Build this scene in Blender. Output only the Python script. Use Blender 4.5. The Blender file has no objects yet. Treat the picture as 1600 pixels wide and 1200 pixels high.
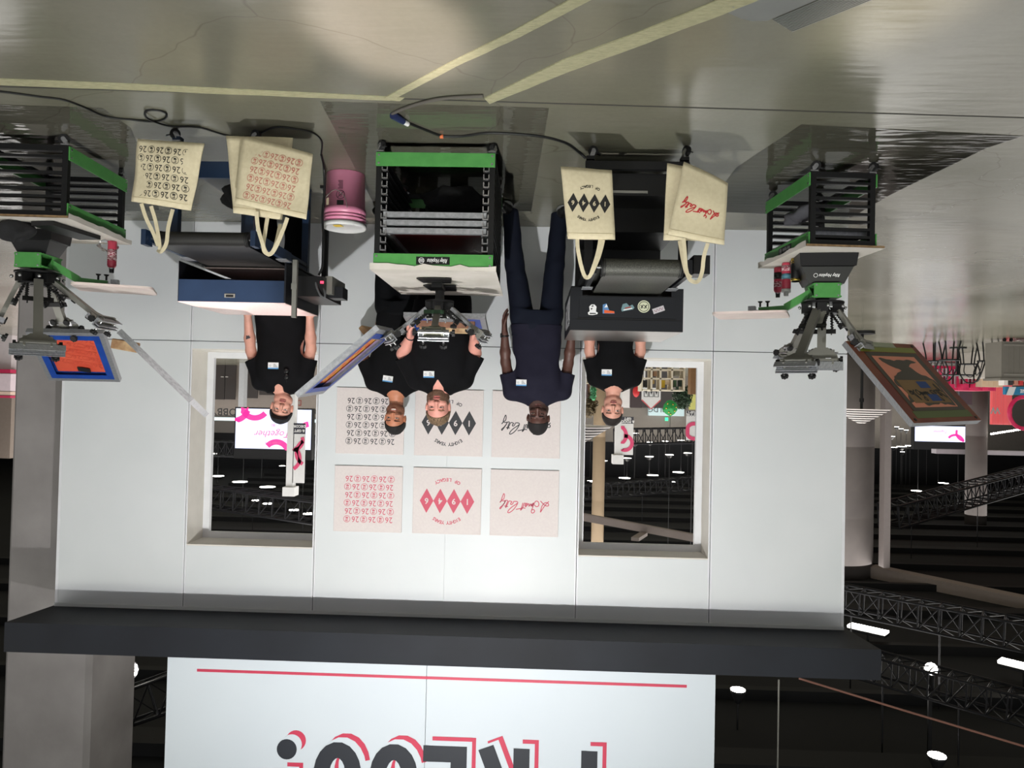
import bpy, math, random, time
import numpy as np
from mathutils import Vector, Matrix, Euler
R = random.Random(7)
S = bpy.context.scene
COL = S.collection
# ------------------------------------------------------------------ camera
# the photograph was taken with the phone upside down, so the camera is rolled by half a turn
F = 1150.0
YAW, PIT, ROL, CH = .0285, -.0191, .022, 1.6
_f = np.array([math.sin(YAW), math.cos(YAW), 0.]); _r = np.array([math.cos(YAW), -math.sin(YAW), 0.]); _u = np.array([0., 0., 1.])
F2 = _f*math.cos(PIT)+_u*math.sin(PIT); U2 = _u*math.cos(PIT)-_f*math.sin(PIT)
R3 = _r*math.cos(ROL)+U2*math.sin(ROL); U3 = U2*math.cos(ROL)-_r*math.sin(ROL)
O0 = np.array([0., 0., CH])
def ray(u, v): return F2*F+R3*(800-u)+U3*(v-600)
def at(u, v, y):                       # photo pixel -> world point at depth y
    d = ray(u, v); return Vector(O0+d*(y/d[1]))
def onz(u, v, z=0.):                   # photo pixel -> world point at height z
    d = ray(u, v); return Vector(O0+d*((z-CH)/d[2]))
cd = bpy.data.cameras.new('camera'); cam = bpy.data.objects.new('camera', cd); COL.objects.link(cam)
cd.sensor_width = 36; cd.lens = F/1600*36; cd.clip_end = 300; cd.clip_start = .05
m = Matrix.Identity(4)
for i in range(3):
    m[i][0] = -R3[i]; m[i][1] = -U3[i]; m[i][2] = -F2[i]; m[i][3] = O0[i]
cam.matrix_world = m
S.camera = cam
# ------------------------------------------------------------------ world, exposure, lights
w = bpy.data.worlds.new('hall_air'); S.world = w; w.use_nodes = True
w.node_tree.nodes['Background'].inputs[0].default_value = (.96, .96, 1, 1)
w.node_tree.nodes['Background'].inputs[1].default_value = .54
S.view_settings.view_transform = 'Standard'; S.view_settings.look = 'None'
S.view_settings.exposure = 0.0; S.view_settings.gamma = 1.0; S.view_settings.use_curve_mapping = False
S.cycles.max_bounces = 6; S.cycles.use_denoising = True; S.cycles.sample_clamp_indirect = 4.0
def lamp(name, typ, loc, tgt, power, size=1., size_y=None, col=(1, 1, 1), spot=None, blend=.2):
    l = bpy.data.lights.new(name, typ); l.energy = power; l.color = col
    if typ == 'AREA':
        l.shape = 'RECTANGLE'; l.size = size; l.size_y = size_y or size
    else: l.shadow_soft_size = size
    if typ == 'SPOT': l.spot_size = math.radians(spot); l.spot_blend = blend
    o = bpy.data.objects.new(name, l); COL.objects.link(o); o.location = loc
    o.rotation_euler = (Vector(tgt)-Vector(loc)).to_track_quat('-Z', 'Y').to_euler()
    return o
lamp('truss_key_light', 'SPOT', (.55, 1.45, 4.5), (.7, 6.83, 1.75), 890, .035, col=(1, .985, .98), spot=112, blend=1.)
lamp('floor_wash_light', 'SPOT', (1.6, -2.2, 6.2), (.66, 3.2, 0), 5200, .10, col=(1, .86, .82), spot=5.6, blend=.5)
lamp('dryer_wash_light', 'SPOT', (2.9, .8, 6.2), (2.1, 5.25, .95), 3600, .08, col=(1, .88, .86), spot=9, blend=.4)
lamp('floor_side_light', 'SPOT', (-2.0, -3., 6.0), (-1.42, 2.95, 0), 5200, .15, col=(1, .90, .80), spot=5, blend=1.)
lamp('hall_fill_front', 'AREA', (0, -2.8, 6.2), (0, 2.5, 0), 430, 9, 2.2, (.97, 1, .86))  # unseen area fill added behind the camera for ambient light
lamp('hall_fill_left', 'AREA', (-7, 3, 6.2), (-3, 6, 0), 130, 4, 6, (1, .98, .95))  # unseen side fill, added to lift the ambient level
lamp('hall_fill_right', 'AREA', (7, 3, 6.2), (3, 6, 0), 130, 4, 6, (1, .98, .95))  # matching unseen fill added on the other side
lamp('hall_fill_behind_booth', 'AREA', (3, 18, 6.2), (3, 18, 0), 2500, 26, 12, (1, .97, .93))  # wide area fill added to brighten the hall behind the booth
lamp('hall_fill_far', 'AREA', (0, 36, 6.2), (0, 36, 0), 4600, 50, 16, (1, .97, .93))  # added area fill carrying the light of the far ceiling lamps
lamp('hall_fill_side', 'AREA', (-16, 14, 6.2), (-16, 14, 0), 600, 10, 14, (1, .97, .93))  # area fill added for the side of the hall
# ------------------------------------------------------------------ materials
def lin(c):
    c = [x/255. for x in c]
    return tuple(x/12.92 if x <= .04045 else ((x+.055)/1.055)**2.4 for x in c)+(1.,)
MATS = {}
def mat(name, c, rough=.6, metal=0., c2=None, scale=8., bump=0., bscale=None, detail=4., emit=0., stretch=None, spec=None, coat=0., lo=.35, hi=.65, trans=0., sheen=0.):
    if name in MATS: return MATS[name]
    mt = bpy.data.materials.new(name); mt.use_nodes = True; nt = mt.node_tree
    b = nt.nodes['Principled BSDF']; c = lin(c)
    b.inputs['Base Color'].default_value = c; b.inputs['Roughness'].default_value = rough; b.inputs['Metallic'].default_value = metal
    if spec is not None: b.inputs['Specular IOR Level'].default_value = spec
    if coat: b.inputs['Coat Weight'].default_value = coat; b.inputs['Coat Roughness'].default_value = .1
    if trans: b.inputs['Transmission Weight'].default_value = trans
    if sheen: b.inputs['Sheen Weight'].default_value = sheen
    if emit: b.inputs['Emission Color'].default_value = c; b.inputs['Emission Strength'].default_value = emit
    if c2 is not None or bump or not emit:
        tc = nt.nodes.new('ShaderNodeTexCoord'); mp = nt.nodes.new('ShaderNodeMapping'); nt.links.new(tc.outputs['Object'], mp.inputs[0])
        if stretch: mp.inputs['Scale'].default_value = stretch
        n = nt.nodes.new('ShaderNodeTexNoise'); n.inputs['Scale'].default_value = scale; n.inputs['Detail'].default_value = detail
        nt.links.new(mp.outputs[0], n.inputs['Vector'])
        r = nt.nodes.new('ShaderNodeValToRGB'); nt.links.new(n.outputs[0], r.inputs[0])
        r.color_ramp.elements[0].position = lo; r.color_ramp.elements[1].position = hi
        r.color_ramp.elements[0].color = c
        r.color_ramp.elements[1].color = lin(c2) if c2 is not None else tuple(min(1, x*1.06) for x in c[:3])+(1,)
        nt.links.new(r.outputs[0], b.inputs['Base Color'])
        if emit: nt.links.new(r.outputs[0], b.inputs['Emission Color'])
        if bump:
            n2 = nt.nodes.new('ShaderNodeTexNoise'); n2.inputs['Scale'].default_value = bscale or scale*2; n2.inputs['Detail'].default_value = 3
            nt.links.new(mp.outputs[0], n2.inputs['Vector'])
            bp = nt.nodes.new('ShaderNodeBump'); bp.inputs['Strength'].default_value = bump; bp.inputs['Distance'].default_value = .02
            nt.links.new(n2.outputs[0], bp.inputs['Height']); nt.links.new(bp.outputs[0], b.inputs['Normal'])
    MATS[name] = mt; return mt
# ------------------------------------------------------------------ mesh builder
class MB:
    def __init__(s, M=None): s.v = []; s.f = []; s.m = []; s.ml = []; s.cm = 0; s.M = M or Matrix.Identity(4); s.sm = []; s.smooth = False
    def use(s, mt):
        if mt not in s.ml: s.ml.append(mt)
        s.cm = s.ml.index(mt); return s
    def add(s, vs, fs, smooth=None):
        b = len(s.v); s.v += [s.M @ Vector(p) for p in vs]
        for f in fs: s.f.append([b+i for i in f]); s.m.append(s.cm); s.sm.append(s.smooth if smooth is None else smooth)
        return s
    def box(s, c, sz, rot=None, bev=0.):
        x, y, z = [a/2 for a in sz]; c = Vector(c)
        if bev and min(x, y, z) > bev*1.05:
            vs = []; idx = {}
            for sx in (-1, 1):
                for sy in (-1, 1):
                    for sz_ in (-1, 1):
                        for ax in range(3):
                            p = [sx*(x-bev), sy*(y-bev), sz_*(z-bev)]; p[ax] = (sx*x, sy*y, sz_*z)[ax]
                            idx[(sx, sy, sz_, ax)] = len(vs); vs.append(Vector(p))
            fs = []
            def key(t, ax): return idx[(t[0], t[1], t[2], ax)]
            for ax in range(3):
                a1, a2 = (ax+1) % 3, (ax+2) % 3
                for sg in (-1, 1):
                    q = []
                    for p, r in ((-1, -1), (1, -1), (1, 1), (-1, 1)):
                        t = [0, 0, 0]; t[ax] = sg; t[a1] = p; t[a2] = r; q.append(key(t, ax))
                    fs.append(q if sg > 0 else q[::-1])
                for p in (-1, 1):
                    for r in (-1, 1):
                        t1 = [0, 0, 0]; t2 = [0, 0, 0]
                        t1[ax] = -1; t2[ax] = 1; t1[a1] = t2[a1] = p; t1[a2] = t2[a2] = r
                        q = [key(t1, a1), key(t2, a1), key(t2, a2), key(t1, a2)]
                        fs.append(q if p*r > 0 else q[::-1])
            for sx in (-1, 1):
                for sy in (-1, 1):
                    for sz_ in (-1, 1):
                        q = [idx[(sx, sy, sz_, k)] for k in range(3)]
                        fs.append(q if sx*sy*sz_ > 0 else q[::-1])
        else:
            vs = [Vector((a, b, d)) for a in (-x, x) for b in (-y, y) for d in (-z, z)]
            fs = [(0, 1, 3, 2), (4, 6, 7, 5), (0, 4, 5, 1), (2, 3, 7, 6), (0, 2, 6, 4), (1, 5, 7, 3)]
        if rot is not None:
            rm = rot if isinstance(rot, Matrix) else Euler(rot).to_matrix()
            vs = [rm @ p for p in vs]
        return s.add([c+p for p in vs], fs, False)
    def bb(s, a, b, bev=0.):
        a, b = Vector(a), Vector(b); return s.box((a+b)/2, [abs(b[i]-a[i]) for i in range(3)], None, bev)
    def frame(s, p, q, up=(0, 0, 1)):
        d = (Vector(q)-Vector(p)); L = d.length or 1e-6; d = d/L; up = Vector(up)
        if abs(d.dot(up.normalized())) > .98: up = Vector((0, 1, 0)) if abs(d.y) < .9 else Vector((1, 0, 0))
        x = up.cross(d).normalized(); z = d.cross(x)
        return Matrix((x, d, z)).transposed(), L       # columns: side, along, up
    def bar(s, p, q, w_, h, up=(0, 0, 1), bev=0.):
        rm, L = s.frame(p, q, up); return s.box((Vector(p)+Vector(q))/2, (w_, L, h), rm, bev)
    def cyl(s, p, q, r1, r2=None, n=16, caps=True, smooth=True):
        r2 = r1 if r2 is None else r2; rm, L = s.frame(p, q); p, q = Vector(p), Vector(q)
        vs = []; fs = []
        for o, r in ((p, r1), (q, r2)):
            for k in range(n):
                a = 2*math.pi*k/n; vs.append(o+rm @ Vector((math.cos(a)*r, 0, math.sin(a)*r)))
        for k in range(n): fs.append((k, n+k, n+(k+1) % n, (k+1) % n))
        s.add(vs, fs, smooth)
        if caps: s.add(vs[:n], [list(range(n))], False); s.add(vs[n:], [list(range(n))[::-1]], False)
        return s
    def tube(s, pts, r, n=8, closed=False):
        pts = [Vector(p) for p in pts]; N = len(pts); vs = []; fs = []; prev = None
        for i, p in enumerate(pts):
            a = pts[(i-1) % N] if (closed or i) else p; b = pts[(i+1) % N] if (closed or i < N-1) else p
            d = (b-a); d = d.normalized() if d.length > 1e-9 else Vector((0, 0, 1))
            x = prev - d*prev.dot(d) if prev is not None else (Vector((0, 0, 1)) if abs(d.z) < .9 else Vector((1, 0, 0))).cross(d)
            x.normalize(); prev = x; y = d.cross(x); rr = r[i] if isinstance(r, (list, tuple)) else r
            for k in range(n):
                t = 2*math.pi*k/n; vs.append(p+x*math.cos(t)*rr+y*math.sin(t)*rr)
        for i in range(N if closed else N-1):
            for k in range(n):
                j = (i+1) % N; fs.append((i*n+k, i*n+(k+1) % n, j*n+(k+1) % n, j*n+k))
        s.add(vs, fs, True)
        if not closed: s.add(vs[:n], [list(range(n))[::-1]], False); s.add(vs[-n:], [list(range(n))], False)
        return s
    def lathe(s, c, prof, n=24, axis=None):
        # prof: (r, h) pairs from bottom to top along axis
        c = Vector(c); ax = Vector(axis or (0, 0, 1)).normalized(); rm, _ = s.frame((0, 0, 0), ax)
        vs = []; fs = []
        for r, h in prof:
            for k in range(n):
                a = 2*math.pi*k/n; vs.append(c+rm @ Vector((math.cos(a)*r, h, math.sin(a)*r)))
        for i in range(len(prof)-1):
            for k in range(n): fs.append((i*n+k, (i+1)*n+k, (i+1)*n+(k+1) % n, i*n+(k+1) % n))
        if prof[0][0] > 1e-5: fs.append(list(range(n)))
        if prof[-1][0] > 1e-5: fs.append([(len(prof)-1)*n+k for k in range(n)][::-1])
        return s.add(vs, fs, True)
    def ball(s, c, r, n=12, rot=None):
        r = (r, r, r) if not hasattr(r, '__len__') else r; c = Vector(c); vs = []; fs = []; h = n//2
        rm = rot if rot is not None else Matrix.Identity(3)
        for i in range(h+1):
            ph = math.pi*i/h
            for k in range(n):
                a = 2*math.pi*k/n
                vs.append(c+rm @ Vector((math.sin(ph)*math.cos(a)*r[0], math.sin(ph)*math.sin(a)*r[1], math.cos(ph)*r[2])))
        for i in range(h):
            for k in range(n): fs.append((i*n+k, (i+1)*n+k, (i+1)*n+(k+1) % n, i*n+(k+1) % n))
        return s.add(vs, fs, True)
    def prism(s, pts, o, X, Y, t):
        # 2-D outline pts in the plane (o, X, Y), thickness t along X x Y
        o, X, Y = Vector(o), Vector(X), Vector(Y); N = X.cross(Y).normalized()*t; n = len(pts)
        a = [o+X*p[0]+Y*p[1] for p in pts]; b = [p+N for p in a]
        area = sum(pts[i][0]*pts[(i+1) % n][1]-pts[(i+1) % n][0]*pts[i][1] for i in range(n))
        if area < 0: a.reverse(); b.reverse()
        k = list(range(n))
        return s.add(a+b, [k[::-1], [n+i for i in k]]+[(i, (i+1) % n, n+(i+1) % n, n+i) for i in k], False)
    def stroke(s, pts, wd, o, X, Y, t, closed=False):
        # flat ribbon following 2-D points
        n = len(pts); L = []; Rr = []
        for i, p in enumerate(pts):
            a = pts[(i-1) % n] if (closed or i) else p; b = pts[(i+1) % n] if (closed or i < n-1) else p
            dx, dy = b[0]-a[0], b[1]-a[1]; l = math.hypot(dx, dy) or 1; dx /= l; dy /= l
            L.append((p[0]-dy*wd/2, p[1]+dx*wd/2)); Rr.append((p[0]+dy*wd/2, p[1]-dx*wd/2))
        o, X, Y = Vector(o), Vector(X), Vector(Y); N = X.cross(Y).normalized()*t
        vs = [o+X*p[0]+Y*p[1]+N for p in L]+[o+X*p[0]+Y*p[1]+N for p in Rr]
        return s.add(vs, [(n+i, n+(i+1) % n, (i+1) % n, i) for i in range(n if closed else n-1)], False)
    def build(s, name, parent=None, mt=None, sub=0, bevel=0.):
        me = bpy.data.meshes.new(name); o = bpy.data.objects.new(name, me)
        org = Vector((0, 0, 0)); 
        if parent is not None: org = wloc(parent)
        elif s.v:
            lo = [min(p[i] for p in s.v) for i in range(3)]; hi = [max(p[i] for p in s.v) for i in range(3)]
            org = Vector(((lo[0]+hi[0])/2, (lo[1]+hi[1])/2, lo[2])); o.location = org
        me.from_pydata([p-org for p in s.v], [], s.f); me.update()
        ml = s.ml or [mt]
        for q in ml: me.materials.append(q)
        for i, p in enumerate(me.polygons): p.material_index = s.m[i]; p.use_smooth = s.sm[i]
        COL.objects.link(o)
        if parent is not None: o.parent = parent
        return o
def wloc(o):
    l = Vector(o.location)
    while o.parent: o = o.parent; l += Vector(o.location)
    return l
def thing(name, label, cat, loc, group=None):
    o = bpy.data.objects.new(name, None); COL.objects.link(o); o.location = loc; o.empty_display_size = .1
    o['label'] = label; o['category'] = cat
    if group: o['group'] = group
    return o
def tag(o, label, cat, group=None, kind=None):
    o['label'] = label; o['category'] = cat
    if group: o['group'] = group
    if kind: o['kind'] = kind
    return o
def struct(o): o['kind'] = 'structure'; return o
def text_polys(txt, size, off=0., align='CENTER', sx=1., spacing=1., shear=0.):
    cu = bpy.data.curves.new('lettering', 'FONT'); cu.body = txt; cu.size = size; cu.offset = off; cu.align_x = align; cu.align_y = 'CENTER'
    cu.space_character = spacing; cu.shear = shear; cu.resolution_u = 2
    ob = bpy.data.objects.new('lettering', cu); COL.objects.link(ob)
    dg = bpy.context.evaluated_depsgraph_get(); dg.update(); me = bpy.data.meshes.new_from_object(ob.evaluated_get(dg))
    vs = [(v.co.x*sx, v.co.y) for v in me.vertices]; fs = [list(p.vertices) for p in me.polygons]
    bpy.data.objects.remove(ob); bpy.data.curves.remove(cu); bpy.data.meshes.remove(me)
    return vs, fs
_tc = {}
def text(mb, txt, size, o, X, Y, t=.001, **k):
    key = (txt, size, tuple(sorted(k.items())))
    if key not in _tc: _tc[key] = text_polys(txt, size, **k)
    vs, fs = _tc[key]; o, X, Y = Vector(o), Vector(X), Vector(Y); N = X.cross(Y).normalized()*t
    mb.add([o+X*a+Y*b+N for a, b in vs], fs, False); return mb
def ring(cx, cy, r, n=24): return [(cx+r*math.cos(2*math.pi*k/n), cy+r*math.sin(2*math.pi*k/n)) for k in range(n)]
XR = Vector((1, 0, 0)); ZU = Vector((0, 0, 1))
# ------------------------------------------------------------------ setting
M = {}
M['wall'] = mat('white_wall_panel', (222, 225, 227), .45, c2=(216, 220, 222), scale=1.2)
M['frame_white'] = mat('white_aluminium', (225, 226, 230), .35)
M['reveal'] = mat('cream_reveal', (226, 222, 214), .5)
M['groove'] = mat('grey_groove', (110, 113, 118), .5)
M['header'] = mat('charcoal_header', (29, 31, 37), .6, spec=.25, c2=(35, 38, 45), scale=1.5)
M['black'] = mat('matte_black', (16, 16, 18), .5)
M['ceil'] = mat('black_ceiling', (4, 5, 9), .9, c2=(9, 11, 17), scale=.6)
M['conc'] = mat('cast_concrete', (142, 137, 136), .75, c2=(164, 159, 158), scale=1.6, bump=.15, bscale=12, lo=.3, hi=.7)
M['conc2'] = mat('pale_concrete', (102, 96, 94), .8, c2=(114, 107, 104), scale=1.1)
M['gray'] = mat('grey_hall_wall', (128, 122, 116), .8)
M['print_black'] = mat('charcoal_ink', (48, 49, 53), .6)
M['print_red'] = mat('rose_ink', (206, 84, 106), .6)
M['board'] = mat('canvas_board', (222, 212, 210), .7, c2=(226, 217, 214), scale=60)
def floor_mat():
    mt = bpy.data.materials.new('polished_concrete_floor'); mt.use_nodes = True; nt = mt.node_tree; b = nt.nodes['Principled BSDF']
    N = nt.nodes.new; L = nt.links.new
    tc = N('ShaderNodeTexCoord')
    n1 = N('ShaderNodeTexNoise'); n1.inputs['Scale'].default_value = .55; n1.inputs['Detail'].default_value = 6; L(tc.outputs['Object'], n1.inputs[0])
    r1 = N('ShaderNodeValToRGB'); L(n1.outputs[0], r1.inputs[0]); e = r1.color_ramp.elements
    e[0].position = .32; e[0].color = lin((112, 112, 96)); e[1].position = .68; e[1].color = lin((138, 134, 120))
    n2 = N('ShaderNodeTexNoise'); n2.inputs['Scale'].default_value = 38; n2.inputs['Detail'].default_value = 8; L(tc.outputs['Object'], n2.inputs[0])
    mx = N('ShaderNodeMix'); mx.data_type = 'RGBA'; mx.blend_type = 'MULTIPLY'; mx.inputs['Factor'].default_value = .35
    r2 = N('ShaderNodeValToRGB'); L(n2.outputs[0], r2.inputs[0]); r2.color_ramp.elements[0].color = (.75, .75, .75, 1); r2.color_ramp.elements[0].position = .3
    L(r1.outputs[0], mx.inputs[6]); L(r2.outputs[0], mx.inputs[7])
    # hairline cracks
    wv = N('ShaderNodeTexNoise'); wv.inputs['Scale'].default_value = 1.2; wv.inputs['Detail'].default_value = 3; L(tc.outputs['Object'], wv.inputs[0])
    ad = N('ShaderNodeMix'); ad.data_type = 'RGBA'; ad.blend_type = 'LINEAR_LIGHT'; ad.inputs['Factor'].default_value = .35; L(tc.outputs['Object'], ad.inputs[6]); L(wv.outputs['Color'], ad.inputs[7])
    vo = N('ShaderNodeTexVoronoi'); vo.feature = 'DISTANCE_TO_EDGE'; vo.inputs['Scale'].default_value = .62; L(ad.outputs[2], vo.inputs[0])
    r3 = N('ShaderNodeValToRGB'); L(vo.outputs['Distance'], r3.inputs[0]); r3.color_ramp.elements[0].color = (.55, .53, .5, 1); r3.color_ramp.elements[1].position = .004
    mx2 = N('ShaderNodeMix'); mx2.data_type = 'RGBA'; mx2.blend_type = 'MULTIPLY'; mx2.inputs['Factor'].default_value = .55
    L(mx.outputs[2], mx2.inputs[6]); L(r3.outputs[0], mx2.inputs[7]); L(mx2.outputs[2], b.inputs['Base Color'])
    r4 = N('ShaderNodeMapRange'); r4.inputs[3].default_value = .12; r4.inputs[4].default_value = .30; L(n1.outputs[0], r4.inputs[0]); L(r4.outputs[0], b.inputs['Roughness'])
    mp = N('ShaderNodeMapping'); mp.inputs['Scale'].default_value = (1, 5, 1); L(tc.outputs['Object'], mp.inputs[0])
    n3 = N('ShaderNodeTexNoise'); n3.inputs['Scale'].default_value = 3; n3.inputs['Detail'].default_value = 2; L(mp.outputs[0], n3.inputs[0])
    bp = N('ShaderNodeBump'); bp.inputs['Strength'].default_value = .10; bp.inputs['Distance'].default_value = .02; L(n3.outputs[0], bp.inputs['Height']); L(bp.outputs[0], b.inputs['Normal'])
    b.inputs['Specular IOR Level'].default_value = .6
    return mt
M['floor'] = floor_mat()
M['joint'] = mat('dark_joint', (58, 56, 52), .8)
fl = MB().use(M['floor']).bb((-60, -9, -.3), (45, 75, 0)); fl = struct(fl.build('floor'))
def build_pieces(mb, name, parent, k=4):
    # the four numerals lie side by side: cut them apart along the row
    cs = [sum((mb.v[i] for i in f), Vector())/len(f) for f in mb.f]; xs = sorted(set(round(c.x, 4) for c in cs)); gaps = sorted(((xs[i+1]-xs[i], (xs[i+1]+xs[i])/2) for i in range(len(xs)-1)), reverse=True)[:k-1]
    cuts = sorted(g[1] for g in gaps)
    for j in range(k):
        q = MB().use(mb.ml[0]); lo = cuts[j-1] if j else -1e9; hi = cuts[j] if j < k-1 else 1e9
        for f, c in zip(mb.f, cs):
            if lo <= c.x < hi: q.add([mb.v[i] for i in f], [list(range(len(f)))])
        if q.f: q.build(name, parent)
jt = MB().use(M['joint'])
pA, pB = onz(-200, 129), onz(1800, 190)
jt.bar(pA+Vector((0, 0, .0006)), pB+Vector((0, 0, .0006)), .014, .001)
struct(jt.build('trim_1'))
struct(MB().use(M['ceil']).bb((-60, -9, 6.6), (45, 75, 6.9)).build('ceiling'))
# booth wall: six 4 ft panels
WX = 4.445; PW = 1.22; WY = 6.83; WD = .36; ZR = 1.128; ZW0, ZW1, ZT = 1.20, 3.045, 3.66
def px(i): return WX-PW*i
wb = MB().use(M['wall'])
for i in range(6):
    a, b = px(i+1)+(.0008 if i == 2 else .004), px(i)-(.0008 if i == 3 else .004)
    wb.bb((a, WY, 0.), (b, WY+WD, ZR-.004))
    if i in (1, 4):
        wb.bb((a, WY, ZR+.004), (b, WY+WD, ZW0)); wb.bb((a, WY, ZW1), (b, WY+WD, ZT))
    elif i in (2, 3):
        wb.bb((a, WY, ZR+.004), (b, WY+WD, ZT))
    else: wb.bb((a, WY, ZR+.004), (b, WY+WD, ZT))
wb.use(M['groove']).bb((px(6)+.01, WY+.012, ZR-.01), (px(0)-.01, WY+WD-.01, ZR+.01))
wb.use(M['frame_white'])
for i in (0, 1, 2, 4, 5, 6):
    x = px(i); x = min(x, WX-.013) if i == 0 else max(x, px(6)+.013) if i == 6 else x
    for z0, z1 in ((0.02, ZR-.006), (ZR+.006, ZT-.01)):
        if i in (0, 6): wb.bb((x-.013, WY-.002, z0), (x+.013, WY, z1))
        else:
            wb.bb((x-.016, WY-.002, z0), (x-.003, WY, z1)); wb.bb((x+.003, WY-.002, z0), (x+.016, WY, z1))
wb.use(M['wall'])
wb.bb((px(6), WY-.012, ZT-.045), (px(0), WY, ZT))
struct(wb.build('wall_back'))
M['vinyl_dark'] = mat('dark_base_vinyl', (92, 90, 92), .5)
def window(n, i, y1):
    x0, x1 = px(i+1), px(i)
    o = MB().use(M['reveal'])
    t = .012
    o.bb((x0+.004, WY+.003, ZW0+t), (x0+.004+t, y1, ZW1-t)); o.bb((x1-.004-t, WY+.003, ZW0+t), (x1-.004, y1, ZW1-t))
    o.bb((x0+.004, WY+.003, ZW1-t), (x1-.004, y1, ZW1)); o.bb((x0+.004, WY+.003, ZW0), (x1-.004, y1, ZW0+t))
    root = struct(o.build('window_%d' % n))
    f = MB().use(M['frame_white']); w_ = .075
    a, b = x0+.004, x1-.004
    f.bb((a, y1, ZW0), (a+w_, y1+.05, ZW1)); f.bb((b-w_, y1, ZW0), (b, y1+.05, ZW1))
    f.bb((a+w_, y1, ZW0), (b-w_, y1+.05, ZW0+.07)); f.bb((a+w_, y1, ZW1-.07), (b-w_, y1+.05, ZW1))
    fo = f.build('window_frame', root)
    g = MB().use(glass_mat()); g.bb((a+w_, y1+.02, ZW0+.07), (b-w_, y1+.026, ZW1-.07)); g.build('window_pane', root)
def glass_mat():
    if 'clear_glass' in MATS: return MATS['clear_glass']
    mt = bpy.data.materials.new('clear_glass'); mt.use_nodes = True; nt = mt.node_tree; nt.nodes.clear()
    o = nt.nodes.new('ShaderNodeOutputMaterial'); t = nt.nodes.new('ShaderNodeBsdfTransparent'); g = nt.nodes.new('ShaderNodeBsdfGlossy'); g.inputs['Roughness'].default_value = .02
    f = nt.nodes.new('ShaderNodeFresnel'); f.inputs[0].default_value = 1.14; x = nt.nodes.new('ShaderNodeMixShader')
    nt.links.new(f.outputs[0], x.inputs[0]); nt.links.new(t.outputs[0], x.inputs[1]); nt.links.new(g.outputs[0], x.inputs[2]); nt.links.new(x.outputs[0], o.inputs[0])
    MATS['clear_glass'] = mt; return mt
window(1, 1, 7.16); window(2, 4, 7.12)
# header beam and sign
hd = MB().use(M['header']).bb((px(6)-.045, 6.2, 3.665), (px(0)+.02, WY+WD, 3.86))
hd.v = [Vector((p.x, p.y, p.z-.055 if (p.z < 3.7 and p.y < 6.5) else p.z)) for p in hd.v]
tag(hd.build('header_beam'), 'long charcoal header beam running over the whole white booth wall', 'beam')
SY = 6.22
M['sign'] = mat('white_sign_panel', (204, 212, 220), .5, c2=(208, 216, 223), scale=.8)
sx0, sx1, sm_ = -1.571, 3.055, .842
sg = MB().use(M['sign'])
sg.bb((sx0, SY, 3.86), (sm_-.002, SY+.05, 5.7)); sg.bb((sm_+.002, SY, 3.86), (sx1, SY+.05, 5.7))
sgo = tag(sg.build('press_sign'), 'tall white sign panel with big press lettering standing on the charcoal header', 'sign')
ln = MB().use(M['print_red2'] if 'print_red2' in M else mat('crimson_ink', (196, 52, 82), .5)).bb((-1.334, SY-.003, 3.957), (2.799, SY, 3.98)); ln.build('stripe', sgo)
def letters():
    H = 1.0; T = .135; W_ = .40
    def arc(cx, cy, rx, ry, a0, a1, n=14): return [(cx+rx*math.cos(math.radians(a0+(a1-a0)*k/n)), cy+ry*math.sin(math.radians(a0+(a1-a0)*k/n))) for k in range(n+1)]
    def thick(mb, segs, ox, o, t, wd):
        for sgm in segs: mb.stroke([(ox+p[0], p[1]) for p in sgm], wd, o, XR, ZU, t)
    S_ = arc(.195, .255, .14, .19, -165, 90, 14)
    S_ = arc(.19, .265, .135, .20, -170, 80, 14)+arc(.19, .735, .135, .20, 260, 10, 14)[0:]
    G = {'P': [[(.07, 0), (.07, H)], [(.07, H-T/2), (.22, H-T/2)]+arc(.22, .71, .13, .222, 90, -90)+[(.07, .49)]],
         'R': [[(.07, 0), (.07, H)], [(.07, H-T/2), (.2, H-T/2)]+arc(.2, .71, .13, .222, 90, -90)+[(.07, .49)], [(.17, .5), (.37, 0)]],
         'E': [[(.07, 0), (.07, H)], [(.07, T/2), (.37, T/2)], [(.07, .5), (.34, .5)], [(.07, H-T/2), (.37, H-T/2)]],
         'S': [S_], '!': [[(.07, .26), (.07, H)], [(.07-.001, .0), (.07, .0)]]}
    return G, T
G, T = letters()
ink = MB().use(mat('navy_black_ink', (30, 34, 44), .5)); shd = MB().use(mat('crimson_ink', (196, 52, 82), .5))
Lz = 4.48
pos = [(at(940, 1160, SY).x, 'P'), (at(834, 1160, SY).x, 'R'), (at(736, 1160, SY).x, 'E'), (at(657, 1160, SY).x, 'S'), (at(569, 1160, SY).x, 'S'), (at(467, 1160, SY).x, '!')]
for i, (xx, ch) in enumerate(pos):
    for mb, dx, dz, t in ((shd, -.045, -.045, .002), (mat, 0, 0, 0), (ink, .03, .03, .0045)):
        if mb is mat:
            mb = sgw = MB().use(M['sign']); dx, dz, t = -.012, -.012, .003
        o = Vector((xx+dx, SY-.0005, Lz+dz+.02))
        for qi, sgm in enumerate(G[ch]):
            t = t+.0005*(qi > 0)
            if ch == '!' and sgm[0][1] == 0: 
                mb.prism(ring(.07, .075, .085, 24), o, XR, ZU, t)
            else: mb.stroke(sgm, T, o, XR, ZU, t)
        if mb is not ink and mb is not shd: mb.build('letter_gap', sgo)
shd.build('letter_outline', sgo); ink.build('lettering', sgo)
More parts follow.
